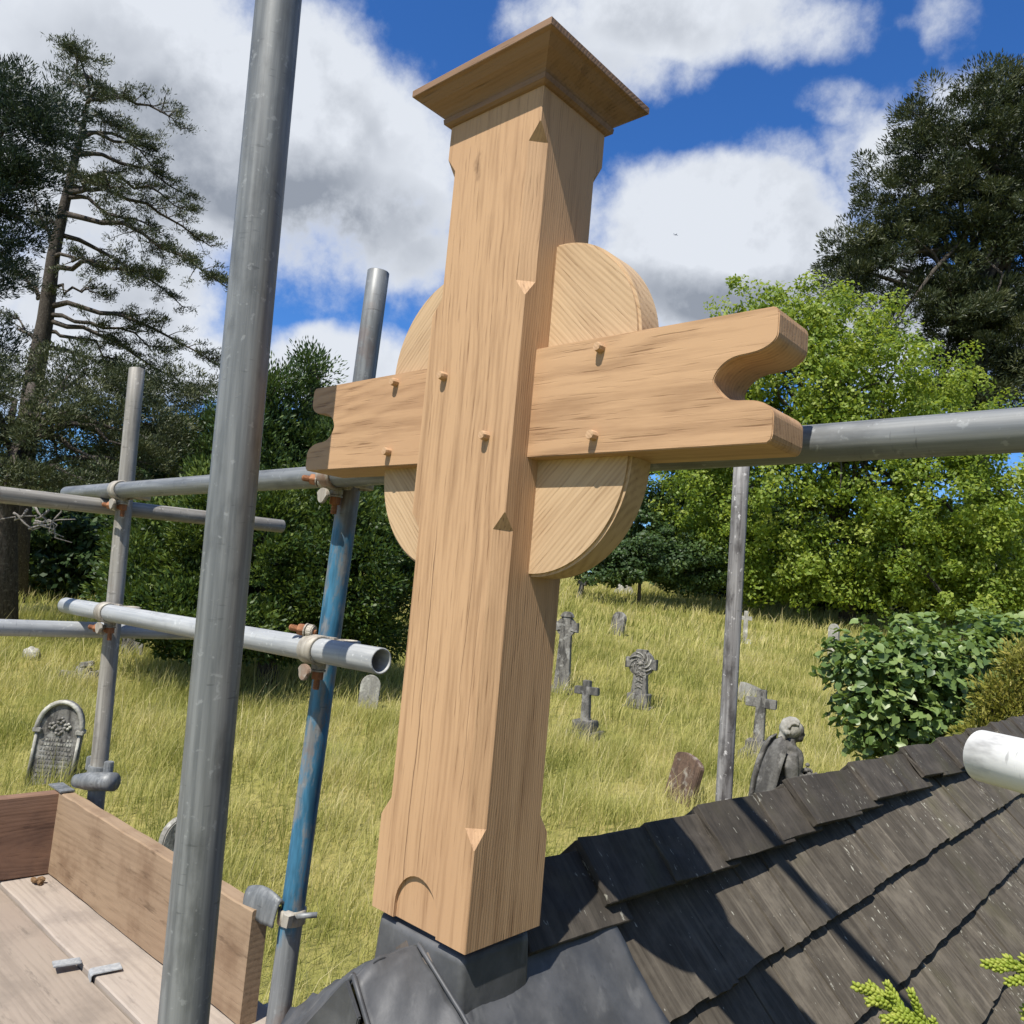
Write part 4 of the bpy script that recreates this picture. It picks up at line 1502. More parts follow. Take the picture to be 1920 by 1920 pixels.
# frame that carries the roof: ridge beam, rafters at the gable and four posts to the ground
frame = empty('gate_frame', (0, 0, 0))
tag(frame, 'dark timber frame standing under the shingle roof', 'frame')
for yy in (.25, 4.3):
    for sx_ in (-1, 1):
        bm = bmesh.new()
        gz = float(ground_z(sx_ * .8, yy))
        add_box(bm, (sx_ * .8 - .08, yy - .08, gz - .1), (sx_ * .8 + .08, yy + .08, -1.02))
        link('post', bm_mesh('post', bm, bevel=.008), DARKOAK, frame)
    bm = bmesh.new()
    add_box(bm, (-.85, yy - .07, -1.16), (.85, yy + .07, -1.0))
    link('tie_beam', bm_mesh('tie_beam', bm, bevel=.008), DARKOAK, frame)
bm = bmesh.new()
add_box(bm, (-.04, .10, -.24), (.04, 4.6, -.10))
link('ridge_beam', bm_mesh('ridge_beam', bm), DARKOAK, frame)

# ------------------------------------------------------------------ lead flashing
lead = empty('lead_flashing', (0, 0, 0))
tag(lead, 'grey lead collar and saddle dressed under the oak post', 'flashing')


def sheet(name, grid, t, mat, parent, smooth=True):
    """grid[i][j] of points -> thin solid sheet"""
    ni, nj = len(grid), len(grid[0])
    G = np.array([[list(p_) for p_ in r_] for r_ in grid])
    du = np.gradient(G, axis=0)
    dv = np.gradient(G, axis=1)
    Nn = unit(np.cross(du, dv))
    if Nn[..., 2].mean() < 0:
        Nn = -Nn
    V = np.concatenate([G.reshape(-1, 3), (G - Nn * t).reshape(-1, 3)])
    i = np.arange(ni - 1)[:, None] * nj + np.arange(nj - 1)[None, :]
    top = np.stack([i, i + 1, i + nj + 1, i + nj], -1).reshape(-1, 4)
    off = ni * nj
    bot = top[:, ::-1] + off
    rim = [k for k in range(nj)] + [k * nj + nj - 1 for k in range(1, ni)] + [(ni - 1) * nj + k for k in range(nj - 2, -1, -1)] + [k * nj for k in range(ni - 2, 0, -1)]
    rim = np.array(rim)
    nx_ = np.roll(rim, -1)
    sd = np.stack([rim, nx_, nx_ + off, rim + off], -1)
    me = np_mesh(name, V, np.concatenate([top, bot, sd]), smooth=smooth)
    bm_ = bmesh.new()
    bm_.from_mesh(me)
    bmesh.ops.recalc_face_normals(bm_, faces=bm_.faces)
    bm_.to_mesh(me)
    bm_.free()
    return link(name, me, mat, parent)


def wob(x, y, k=1.0):
    return k * (.0022 * math.sin(37 * x + 11 * y) + .0016 * math.sin(61 * y - 23 * x) + .001 * math.sin(90 * x + 70 * y))


gridp = [[slope_pt(s, y, .006 + wob(s, y) + (.012 * math.exp(-((s - .04) / .05) ** 2))) for y in np.linspace(-.062, .296 + .05 * min(1, max(0, (s - .1) / .4)), 26)] for s in np.linspace(.082, .75, 34)]
sheet('apron', gridp, .004, LEAD, lead)
gridp = [[slope_pt(s, y, .006 + wob(s, y), -1) for y in np.linspace(-.060, .296, 14)] for s in np.linspace(.06, .6, 20)]
sheet('left_apron', gridp, .004, LEAD, lead)
bm = bmesh.new()                                           # collar round the foot of the post
rng_ = [(-.235, 1.10), (-.10, 1.03), (-.06, 1.005), (-.020, .985), (-.010, .965)]
rr = []
for z, k in rng_:
    ring = []
    hx, hy, cr_ = .088 * k, .069 * k, .010
    for cx, cy, a0 in ((hx - cr_, hy - cr_, 0), (-hx + cr_, hy - cr_, 90), (-hx + cr_, -hy + cr_, 180), (hx - cr_, -hy + cr_, 270)):
        for q in range(5):
            a = math.radians(a0 + q * 22.5)
            ring.append(bm.verts.new((cx + cr_ * math.cos(a), cy + cr_ * math.sin(a), z + (wob(cx, z * 3) if z < -.02 else 0))))
    rr.append(ring)
for a, c in zip(rr[:-1], rr[1:]):
    n = len(a)
    for q in range(n):
        bm.faces.new((a[q], a[(q + 1) % n], c[(q + 1) % n], c[q]))
bm.faces.new(rr[-1])
link('collar', bm_mesh('collar', bm, smooth=True), LEAD, lead)
bm = bmesh.new()
add_box(bm, (-.07, -.055, -.05), (.07, .055, .02))
link('stub_core', bm_mesh('stub_core', bm), DARKOAK, lead)
for side in (1, -1):
    gr = []
    for t in np.linspace(0, 2.6, 22):
        pb = np.array([side * (.002 + .104 * t), -.066, -.024 - .060 * t - .022 * max(0, t - 1)])
        pf = np.array([side * (.0 + .098 * t) - .010, -.166, -.040 - .116 * t])
        gr.append([pb + (pf - pb) * u_ + np.array([0, 0, wob(t, u_, 1.2) + .008 * math.sin(u_ * math.pi)]) for u_ in np.linspace(0, 1, 12)])
    sheet('saddle', gr, .005, LEAD, lead)
    for pts, r_ in ((([(0, 0, 0)], 0),) if side < 0 else ()) + (([(side * (.004 + .104 * t), -.071, -.019 - .060 * t - .022 * max(0, t - 1)) for t in np.linspace(0, 2.4, 12)], .0030),
                    ([(side * (.0 + .098 * t) - .010, -.166, -.037 - .116 * t) for t in np.linspace(0, 2.4, 12)], .0034)):
        if r_ == 0 or (side < 0 and r_ < .0032):
            continue
        bm = bmesh.new()
        add_tube(bm, pts, r_, 10)
        link('welt', bm_mesh('welt', bm, smooth=True), LEAD, lead)
# scalloped flap dressed down over the gable end
ol = [(-.012, -.042)]
for k in range(6):
    a0 = -.012 - .045 * k
lob = []
for k in range(4):
    cx, cz = -.015 - .052 * k, -.125 - .050 * k
    for q in range(7):
        a = math.radians(0 - q * 30)
        lob.append((cx + .026 * math.cos(a), cz + .030 * math.sin(a)))
ol = [(.02, -.075)] + lob + [(-.20, -.255), (-.012, -.042)]
bm = bmesh.new()
prism(bm, ol, -.176, -.170)
link('front_flap', bm_mesh('front_flap', bm, bevel=.0015), LEAD, lead)

# ------------------------------------------------------------------ oak cross
cross = empty('oak_cross', (0, 0, 0))
tag(cross, 'large new oak gable cross with disc panels and moulded cap', 'cross')
PW, PD, HC = .19, .150, 1.190


def oriented(name, bm, mat, rot, parent, bevel=0.0, smooth=False, segs=2, origin=(0, 0, 0)):
    """world-space bmesh -> object whose local Z follows the grain"""
    me = bm_mesh(name, bm, smooth=smooth, bevel=bevel, segs=segs)
    R4 = Matrix.Translation(Vector(origin)) @ rot.to_4x4()
    me.transform(R4.inverted())
    o = bpy.data.objects.new(name, me)
    me.materials.append(mat)
    COL.objects.link(o)
    o.parent = parent
    o.matrix_local = Matrix.Translation(-parent_world(parent)) @ R4
    return o


def post_mesh():
    bm = bmesh.new()
    e_ = .0012
    C_ = .0195
    lv = [(0, e_), (.128, e_), (.152, C_), (.30, C_), (.545, C_), (.568, e_), (.70, e_), (.872, e_), (.896, C_), (1.0, C_), (1.102, C_), (1.126, e_), (HC, e_)]
    rings = []
    for z, c in lv:
        x, y = PW / 2, PD / 2
        rings.append([bm.verts.new(q + (z,)) for q in ((x - c, -y), (x, -y + c), (x, y - c), (x - c, y), (-x + c, y), (-x, y - c), (-x, -y + c), (-x + c, -y))])
    for a, c in zip(rings[:-1], rings[1:]):
        for k in range(8):
            bm.faces.new((a[k], a[(k + 1) % 8], c[(k + 1) % 8], c[k]))
    bm.faces.new(rings[0][::-1])
    bm.faces.new(rings[-1])
    bmesh.ops.recalc_face_normals(bm, faces=bm.faces)
    me = bpy.data.meshes.new('post')
    bm.to_mesh(me)
    bm.free()
    # arched recess cut into the foot of the front face
    bm = bmesh.new()
    ol = [(-.047, -.05), (.040, -.05), (.040, .018)]
    for k in range(1, 16):
        a = math.pi * k / 16
        ol.append((-.0035 + .0435 * math.cos(a), .018 + .048 * math.sin(a)))
    ol.append((-.047, .018))
    prism(bm, ol, -PD / 2 - .02, -PD / 2 + .0055)
    mc = bm_mesh('cut', bm)
    a = bpy.data.objects.new('tmp_a', me)
    c = bpy.data.objects.new('tmp_c', mc)
    COL.objects.link(a)
    COL.objects.link(c)
    md = a.modifiers.new('b', 'BOOLEAN')
    md.operation = 'DIFFERENCE'
    md.object = c
    md.solver = 'EXACT'
    dg = bpy.context.evaluated_depsgraph_get()
    dg.update()
    res = bpy.data.meshes.new_from_object(a.evaluated_get(dg))
    bpy.data.objects.remove(a)
    bpy.data.objects.remove(c)
    res.materials.clear()
    return res


link('post', post_mesh(), OAK, cross)

Z1, Z2, YA, LA = .649, .8042, .0404, .4476
ZC = (Z1 + Z2) / 2
XN = .3724


def arm_profile():
    """end of the crossbar from the upper tip round the notch to the lower tip, as (x, z) for the right end"""
    up = [(LA - .006, Z2), (LA - .0015, Z2 - .004), (LA, Z2 - .010), (LA, ZC + .047), (LA - .003, ZC + .039), (LA - .010, ZC + .033), (LA - .021, ZC + .0285), (LA - .034, ZC + .0265), (LA - .046, ZC + .0255),
          (LA - .057, ZC + .0225), (LA - .066, ZC + .0165), (LA - .0725, ZC + .0085)]
    lo = [(x, 2 * ZC - z) for x, z in up[::-1]]
    pts = up + [(XN, ZC)] + lo
    out = []
    for i in range(len(pts)):                        # Catmull-Rom through the hollow, corners kept
        out.append(pts[i])
        if 3 <= i < len(pts) - 4:
            p0, p1, p2, p3 = pts[i - 1], pts[i], pts[i + 1], pts[min(i + 2, len(pts) - 1)]
            for t in (.25, .5, .75):
                out.append(tuple(.5 * (2 * p1[k] + (p2[k] - p0[k]) * t + (2 * p0[k] - 5 * p1[k] + 4 * p2[k] - p3[k]) * t * t + (3 * p1[k] - p0[k] - 3 * p2[k] + p3[k]) * t ** 3) for k in (0, 1)))
    return out


bm = bmesh.new()
pr = arm_profile()
ol = pr + [(-x, z) for x, z in pr[::-1]]
prism(bm, ol, -YA, .042)
ROTX = Matrix.Rotation(math.pi / 2, 3, 'Y')
oriented('crossbar', bm, OAKH, ROTX, cross, bevel=.0012, segs=2, origin=(0, 0, ZC))

RD = .2735
for sx_ in (1, -1):
    for sz_ in (1, -1):
        # quarter disc struck from the corner between post and arm
        hx, hz = PW / 2, (Z2 - Z1) / 2
        rx_, rz_ = .154, .163
        ol = [(hx - .03, hz - .02), (hx + rx_, hz - .02)] + [(hx + rx_ * math.cos(math.pi / 2 * k / 28), hz + rz_ * math.sin(math.pi / 2 * k / 28)) for k in range(29)] + [(hx - .03, hz + rz_)]
        bm = bmesh.new()
        prism(bm, [(sx_ * x, ZC + sz_ * z) for x, z in ol], -.0157, .036)
        ang = math.radians(45 if sx_ * sz_ > 0 else -45)
        # grain runs square to the radius of the disc
        rot = Matrix.Rotation(-ang if True else ang, 3, 'Y')
        rot = Matrix.Rotation((math.pi / 4) * (-1 if sx_ * sz_ > 0 else 1), 3, 'Y')
        ob = oriented('disc_panel', bm, OAKQ, rot, cross, bevel=.0042, segs=2, origin=(sx_ * .15, 0, ZC + sz_ * .15))

bm = bmesh.new()                                           # moulded cap
prof = [(-.004, HC - .012), (.004, HC - .010), (.0085, HC - .0065), (.0095, HC + .001), (.0075, HC + .003), (.010, HC + .0065), (.0155, HC + .0115), (.0225, HC + .0160), (.0300, HC + .0205), (.0360, HC + .0260), (.0405, HC + .0305),
        (.0462, HC + .0325), (.0467, HC + .0335), (.0467, HC + .0430), (.0455, HC + .0445), (-.02, HC + .066), (-.060, HC + .079)]
rings = [[bm.verts.new((sx_ * (PW / 2 + o_), sy_ * (PD / 2 + o_), z)) for sx_, sy_ in ((1, -1), (1, 1), (-1, 1), (-1, -1))] for o_, z in prof]
for a, c in zip(rings[:-1], rings[1:]):
    for k in range(4):
        bm.faces.new((a[k], a[(k + 1) % 4], c[(k + 1) % 4], c[k]))
bm.faces.new(rings[0][::-1])
bm.faces.new(rings[-1])
oriented('cap', bm, OAKC, ROTX, cross, origin=(0, 0, HC))

PEGS = [(s * .2076, -YA, z) for s in (1, -1) for z in (.6722, .7886)] + [(.047, -PD / 2, .675), (-.052, -PD / 2, .772)]
for (x, y, z) in PEGS:
    bm = bmesh.new()
    n = 9
    ph = RNG.uniform(0, 1)
    tipw = RNG.uniform(.80, .92)
    rr = [[bm.verts.new((x + rad_ * math.cos(ph + 2 * math.pi * k / n), y + yy, z + rad_ * math.sin(ph + 2 * math.pi * k / n))) for k in range(n)] for rad_, yy in ((.0066, .02), (.0066, -.0075), (.0066 * tipw, -.0115))]
    for a, c in zip(rr[:-1], rr[1:]):
        for k in range(n):
            bm.faces.new((a[k], a[(k + 1) % n], c[(k + 1) % n], c[k]))
    bm.faces.new(rr[0])
    bm.faces.new(rr[-1])
    oriented('peg', bm, OAKP, Matrix.Rotation(math.pi / 2, 3, 'X'), cross, origin=(x, y, z))

# ------------------------------------------------------------------ scaffold tubes
R_ = .0241


def gnd(x, y):
    return float(ground_z(x, y)) - .05


TA0, TA1 = np.array([1.6, .118, .692]), np.array([-2.10, .115, .655])
tube_obj('scaffold_tube', TA1, TA0, R_, STEEL, 'long grey guard rail tube running behind the arms of the cross', 'scaffold tube')
TB0, TB1 = np.array([-.321, .082, .317]), np.array([-1.90, .09, .293])
tube_obj('scaffold_tube', TB0, TB1, R_, STEELB, 'lower rail tube with open white ended pipe mouth near the cross', 'scaffold tube')
tube_obj('scaffold_tube', (-1.785, -1.6, .575), (-1.785, .75, .624), R_, STEELT, 'mud stained cross tube at left with a white paint splash', 'scaffold tube')
tube_obj('scaffold_tube', (-1.775, -1.6, .235), (-1.775, .60, .228), R_, STEELB, 'pale lower cross tube at the left edge', 'scaffold tube')
# standards
pl_ = [np.array([-1.797, .165, 1.064]), np.array([-1.669, .165, -.174])]
dv = unit(pl_[1] - pl_[0])
pe = pl_[0] + dv * ((gnd(-1.5, .165) - pl_[0][2]) / dv[2])
tube_obj('scaffold_pole', pe, pl_[0], R_, STEELT, 'upright scaffold pole with muddy top at the far left corner', 'scaffold pole')
pb = [np.array([-.580, .172, 1.137]), np.array([-.628, .168, -.25])]
dv = unit(pb[1] - pb[0])
pe = pb[0] + dv * ((-.62 - pb[0][2]) / dv[2])
bo = tube_obj('scaffold_pole', pe, pb[0], R_, BLUEP, 'upright pole with worn blue paint left of the cross', 'scaffold pole')
qd = np.array([-.372, -.189, -.223]), np.array([-.375, -.243, 1.418])
dv = unit(qd[1] - qd[0])
lo_ = qd[0] + dv * ((gnd(qd[0][0], qd[0][1]) - qd[0][2]) / dv[2])
hi_ = qd[0] + dv * ((2.35 - qd[0][2]) / dv[2])
tube_obj('scaffold_pole', lo_, hi_, .0372, STEEL, 'thick grey upright pole in the foreground, spotted with paint', 'scaffold pole', wall=.005)
tube_obj('scaffold_pole', (-.30, 1.472, gnd(-.3, 1.47)), (-.30, 1.400, .935), R_, WEATH, 'weathered flaking grey pole standing beyond the ridge', 'scaffold pole')
tube_obj('scaffold_pole', (.634, .064, .345), (1.6, -.46, .352), R_ * 1.03, WHITEP, 'stub of white painted pipe entering at the right edge', 'pipe')
# rail of the next lift, above the picture; its shadow crosses the shingles
tube_obj('scaffold_tube', (-.52, -.270, 1.90), (1.7, -.250, 1.90), R_, STEEL, 'high rail tube of the upper lift above the picture', 'scaffold tube')


def coupler(point, tdir, pdir, label, flip=1, bz=.03, by=.03):
    """double coupler joining a rail (direction tdir) to a standard (direction pdir) behind it"""
    p = Vector(point)
    t = Vector(tdir).normalized()
    z = Vector(pdir).normalized()
    y = z.cross(t).normalized()                    # from the rail to the standard
    if y.y < 0:
        y = -y
    e = empty('scaffold_coupler', p)
    tag(e, label, 'coupler')
    Rm = Matrix((t, y, z)).transposed()

    def W_(v_):
        return p + Rm @ Vector(v_)

    def band(c0, axis_rail, name):
        bm = bmesh.new()
        n = 22
        prev = None
        for k in range(n + 1):
            a = math.radians(-150 + 300 * k / n) + (math.pi if axis_rail else 0)
            co_, s_ = math.cos(a), math.sin(a)
            q = []
            for rr_, w in ((.0246, -.022), (.0246, .022), (.0295, .0205), (.0295, -.0205)):
                if axis_rail:
                    q.append(bm.verts.new(W_((c0[0] + w, c0[1] + rr_ * co_, c0[2] + rr_ * s_))))
                else:
                    q.append(bm.verts.new(W_((c0[0] + rr_ * s_, c0[1] + rr_ * co_, c0[2] + w))))
            if prev:
                for i in range(4):
                    bm.faces.new((prev[i], prev[(i + 1) % 4], q[(i + 1) % 4], q[i]))
            else:
                bm.faces.new(q)
            prev = q
        bm.faces.new(prev[::-1])
        return link(name, bm_mesh(name, bm, smooth=True, bevel=0), CLAMP, e)
    band((flip * -.030, 0, 0), True, 'rail_band')
    band((0, .050, .0), False, 'pole_band')
    bm = bmesh.new()
    add_box(bm, (-.022 + flip * -.02, .018, -.026), (.022 + flip * -.02, .036, .026))
    for q in bm.verts:
        q.co = W_(q.co)
    link('saddle_plate', bm_mesh('saddle_plate', bm, bevel=.005), CLAMP, e)
    bm = bmesh.new()                                          # hinged flap closing the band below the rail
    ol_ = [(.020 * math.sin(a_) * (1 if math.cos(a_) > 0 else .75), -.040 - .030 * (1 - math.cos(a_)) / 2 * 1.1 + .012) for a_ in [2 * math.pi * k / 16 for k in range(16)]]
    prism(bm, [(x + flip * -.030, z) for x, z in ol_], -.022, -.014)
    for q in bm.verts:
        q.co = W_(q.co)
    link('hinged_flap', bm_mesh('hinged_flap', bm, bevel=.0015), CLAMP, e)
    for (c0, ax, nm) in (((flip * -.030, .014, -.033), (0, 0, -1), 'rail'), ((flip * -.048, by, bz), (-flip, -.55, .12), 'pole')):
        c0 = Vector(c0)
        ax = Vector(ax).normalized()
        bm = bmesh.new()
        add_tube(bm, [W_(c0 - ax * .012), W_(c0 + ax * .046)], .0058, 10)
        bo_ = link('bolt', bm_mesh('bolt', bm, smooth=True), RUST, e)
        bm = bmesh.new()
        add_tube(bm, [W_(c0 + ax * .010), W_(c0 + ax * .026)], .0125, 6)
        o_ = link('nut', bm_mesh('nut', bm, bevel=.001), RUST, bo_)
        bm = bmesh.new()
        add_tube(bm, [W_(c0 + ax * .007), W_(c0 + ax * .010)], .0150, 14)
        link('washer', bm_mesh('washer', bm), CLAMP, bo_)
        bm = bmesh.new()                                      # threads on the free end
        for q in range(5):
            add_tube(bm, [W_(c0 + ax * (.030 + .003 * q)), W_(c0 + ax * (.0315 + .003 * q))], .0068, 10)
        link('thread', bm_mesh('thread', bm), RUST, bo_)['kind'] = 'stuff'
        bm = bmesh.new()                                      # lug that the bolt passes through
        u_, x_, y_ = frame_of(ax)
        add_tube(bm, [W_(c0 - ax * .008), W_(c0 + ax * .006)], .0145, 12)
        link('lug', bm_mesh('lug', bm, bevel=.002), CLAMP, e)
    return e


def on_line(a, c, px):
    """point of segment a-c seen in image column px"""
    best, bp = 1e9, None
    for t in np.linspace(0, 1, 2000):
        q = a + (c - a) * t
        r_ = q - CAM
        x = 960 + FPX * (r_ @ RT) / (r_ @ FW)
        if abs(x - px) < best:
            best, bp = abs(x - px), q
    return bp


coupler(on_line(TA1, TA0, 232), TA0 - TA1, (-.128, 0, 1.24), 'coupler joining the guard rail to the left corner pole', bz=-.05, by=.0)
coupler(on_line(TA1, TA0, 640), TA0 - TA1, (.048, 0, 1.38), 'coupler with rusty bolt under the left arm of the cross', bz=-.012, by=-.012)
coupler(on_line(TB1, TB0, 208), TB0 - TB1, (-.128, 0, 1.24), 'dusty coupler with hanging bolt on the lower rail at the left pole', bz=-.05, by=.0)
coupler(on_line(TB1, TB0, 607), TB0 - TB1, (.048, 0, 1.38), 'coupler with rust red nut on the lower rail at the blue pole', bz=.034, by=-.004)

# ------------------------------------------------------------------ scaffold platform
FZ = -.467


def plank(name, p0, p1, width, thick, mat, label=None, cat=None, group=None, vertical=False, side=1, seed=0):
    """board between p0 and p1 (top face / front face line); local Z along the board"""
    p0, p1 = Vector(p0), Vector(p1)
    z = (p1 - p0).normalized()
    if vertical:
        y = Vector((0, 0, -1))
        x = y.cross(z).normalized() * side
    else:
        x = Vector((0, 0, -1))
        y = z.cross(x).normalized() * side
    L_ = (p1 - p0).length
    r = np.random.default_rng(seed)
    bm = bmesh.new()
    n = 14
    rings = []
    for k in range(n + 1):
        zz = L_ * k / n
        d1, d2 = r.normal(0, .0012, 2)
        c_ = .003
        rings.append([bm.verts.new(q + (zz,)) for q in ((0 + c_, d1), (0, d1 + c_), (0, width + d2 - c_), (c_, width + d2), (thick - c_, width + d2), (thick, width + d2 - c_), (thick, d1 + c_), (thick - c_, d1))])
    for a, c in zip(rings[:-1], rings[1:]):
        for k in range(8):
            bm.faces.new((a[k], a[(k + 1) % 8], c[(k + 1) % 8], c[k]))
    bm.faces.new(rings[0][::-1])
    bm.faces.new(rings[-1])
    me = bm_mesh(name, bm)
    o_ = link(name, me, mat)
    Rm = Matrix((x, y, z)).transposed()
    o_.matrix_world = Matrix.Translation(p0) @ Rm.to_4x4()
    if label:
        tag(o_, label, cat, group)
    return o_


yj = .186
names_ = ['pale scaffold board under the blue pole beside the long toe board', 'second scaffold board from the long toe board, carrying one hoop clip', 'third scaffold board from the long toe board', 'fourth scaffold board from the long toe board', 'scaffold board farthest from the long toe board']
for k in range(5):
    plank('scaffold_board', (-1.86, yj - .225 - .228 * k, FZ - .010 * (k % 2)), (-.50 + .07 * (k % 2), yj - .225 - .228 * k + .008, FZ - .010 * (k % 2)), .225, .038, BOARD2 if k % 2 == 0 else BOARD, names_[k], 'scaffold board', 'platform boards', side=1 if True else -1, seed=k)
# long toe board (front face towards the lens) and the red one across the end
plank('toe_board', (-.676, .142, -.237), (-1.738, .116, -.237), .228, .038, TOE, 'long tan toe board standing along the platform edge', 'toe board', vertical=True, side=-1, seed=11)
plank('toe_board', (-1.745, .112, -.236), (-1.82, -1.0, -.236), .228, .038, TOER, 'dark reddish toe board across the far end of the platform', 'toe board', vertical=True, side=-1, seed=12)

# transoms that carry the boards
for xx in (-1.55, -.80):
    tube_obj('scaffold_tube', (xx, -1.1, FZ - .072), (xx, .30, FZ - .072), R_, STEELD, 'hidden transom tube under the far end of the boards' if xx < -1 else 'hidden transom tube under the near end of the boards', 'scaffold tube')

# hoop-iron clips on the board joint
for (cx, cy, w, lab) in ((-1.140, -.085, .050, 'thin flat steel clip lying on the darker board'), (-1.062, -.030, .052, 'bent steel clip hooked over the pale board edge')):
    bm = bmesh.new()
    if 'bent' in lab:
        prism(bm, [(-.012, -.012), (-.0095, -.012), (-.0095, .0005), (-.006, .0035), (w, .0045), (w, .0075), (-.008, .0065), (-.012, .003)], -.016, .016)
    else:
        prism(bm, [(-.008, .0045), (w - .004, .003), (w, .0055), (w - .004, .0065), (-.008, .0085)], -.015, .015)
    me = bm_mesh('board_clip', bm, bevel=.001)
    o = link('board_clip', me, STEELB)
    o.location = (cx, cy, FZ + .001)
    o.rotation_euler = (0, 0, math.radians(78))
    tag(o, lab, 'clip')
# crumpled dead leaf on the boards
bm = bmesh.new()
for k in range(7):
    a = k * 1.3
    add_ball(bm, (.012 * math.cos(a), .010 * math.sin(a), .008 + .004 * math.sin(k * 2.1)), (.011, .008, .006), 1, Matrix.Rotation(a, 3, 'X') @ Matrix.Rotation(k * .7, 3, 'Y'))
m, b = newmat('dead_leaf')
g = b.n('ShaderNodeNewGeometry').outputs['Position']
finish(m, b, b.mix(b.noise(g, 160, 3), (.10, .06, .03), (.24, .15, .08)), .9, spec=.1)
o = link('dead_leaf', bm_mesh('dead_leaf', bm), m)
o.location = (-1.655, .035, FZ + .001)
tag(o, 'crumpled brown leaf on the platform by the red toe board', 'leaf')

# toe-board clips
e = empty('toe_board_clip', (-.66, .16, -.237))
tag(e, 'large grey toe board clip bent over the board end at the blue pole', 'clip')
gr = []
for u_ in np.linspace(0, 1, 22):                 # from the pole over the top of the board and down its face
    rowp = []
    for v_ in np.linspace(0, 1, 14):
        x = -.625 - .120 * v_ * (1 - .25 * u_)
        a = u_ * math.radians(150)
        y = .165 - .030 * u_ - .034 * math.sin(a * .8) * (.5 + .5 * v_)
        z = -.232 + .040 * math.sin(a) * (.35 + .65 * math.sin(math.pi * (.15 + .7 * v_))) - .085 * max(0, u_ - .45) ** 1.2 * (1.15 - .5 * abs(v_ - .4))
        rowp.append((x, y, z))
    gr.append(rowp)
sheet('bent_plate', gr, .004, STEEL, e)
bm = bmesh.new()
n = 20
prev = None
for k in range(n + 1):
    a = math.radians(-140 + 300 * k / n)
    q = [bm.verts.new((-.629 + rr_ * math.cos(a), .168 + rr_ * math.sin(a), -.245 + w)) for rr_, w in ((.0246, -.016), (.0246, .016), (.029, .014), (.029, -.014))]
    if prev:
        for i in range(4):
            bm.faces.new((prev[i], prev[(i + 1) % 4], q[(i + 1) % 4], q[i]))
    else:
        bm.faces.new(q)
    prev = q
bm.faces.new(prev[::-1])
link('pole_band', bm_mesh('pole_band', bm, smooth=True), CLAMP, e)
bm = bmesh.new()
add_tube(bm, [(-.604, .160, -.238), (-.590, .182, -.236), (-.580, .196, -.235)], .006, 8)
link('bolt', bm_mesh('bolt', bm, smooth=True), STEELD, e)
bm = bmesh.new()
add_tube(bm, [(-.604, .140, -.250), (-.600, .140, -.226)], .012, 6)
link('nut', bm_mesh('nut', bm), CLAMP, e)

e = empty('toe_board_clip', (-1.66, .15, -.23))
tag(e, 'grey toe board clip with flat tongue at the far corner pole', 'clip')
bm = bmesh.new()
add_tube(bm, [(-1.70, .118, -.205), (-1.655, .135, -.198), (-1.60, .160, -.190), (-1.572, .173, -.186)], [.019, .026, .026, .026], 18)
link('sleeve', bm_mesh('sleeve', bm, smooth=True), STEEL, e)
bm = bmesh.new()
add_box(bm, (-1.79, .075, -.2335), (-1.69, .115, -.2285), Matrix.Identity(4))
link('tongue', bm_mesh('tongue', bm, bevel=.001), STEEL, e)
for s in (-1, 1):
    bm = bmesh.new()
    add_tube(bm, [(-1.668 + s * .040, .165 + s * .010, -.178), (-1.668 + s * .040, .165 + s * .010, -.140)], .014, 10)
    link('lug', bm_mesh('lug', bm, bevel=.002), STEELD, e)
bm = bmesh.new()
add_tube(bm, [(-1.669, .165, -.19), (-1.668, .165, -.158)], .031, 20)
link('pole_band', bm_mesh('pole_band', bm, bevel=.002), STEELD, e)

# ------------------------------------------------------------------ cypress sprigs close to the lens
SPRIG = leaf_mat('fresh_cypress_scales', ((.13, .19, .02), (.27, .34, .04), (.46, .48, .10)), (.40, .46, .05), .35, .5, .3)


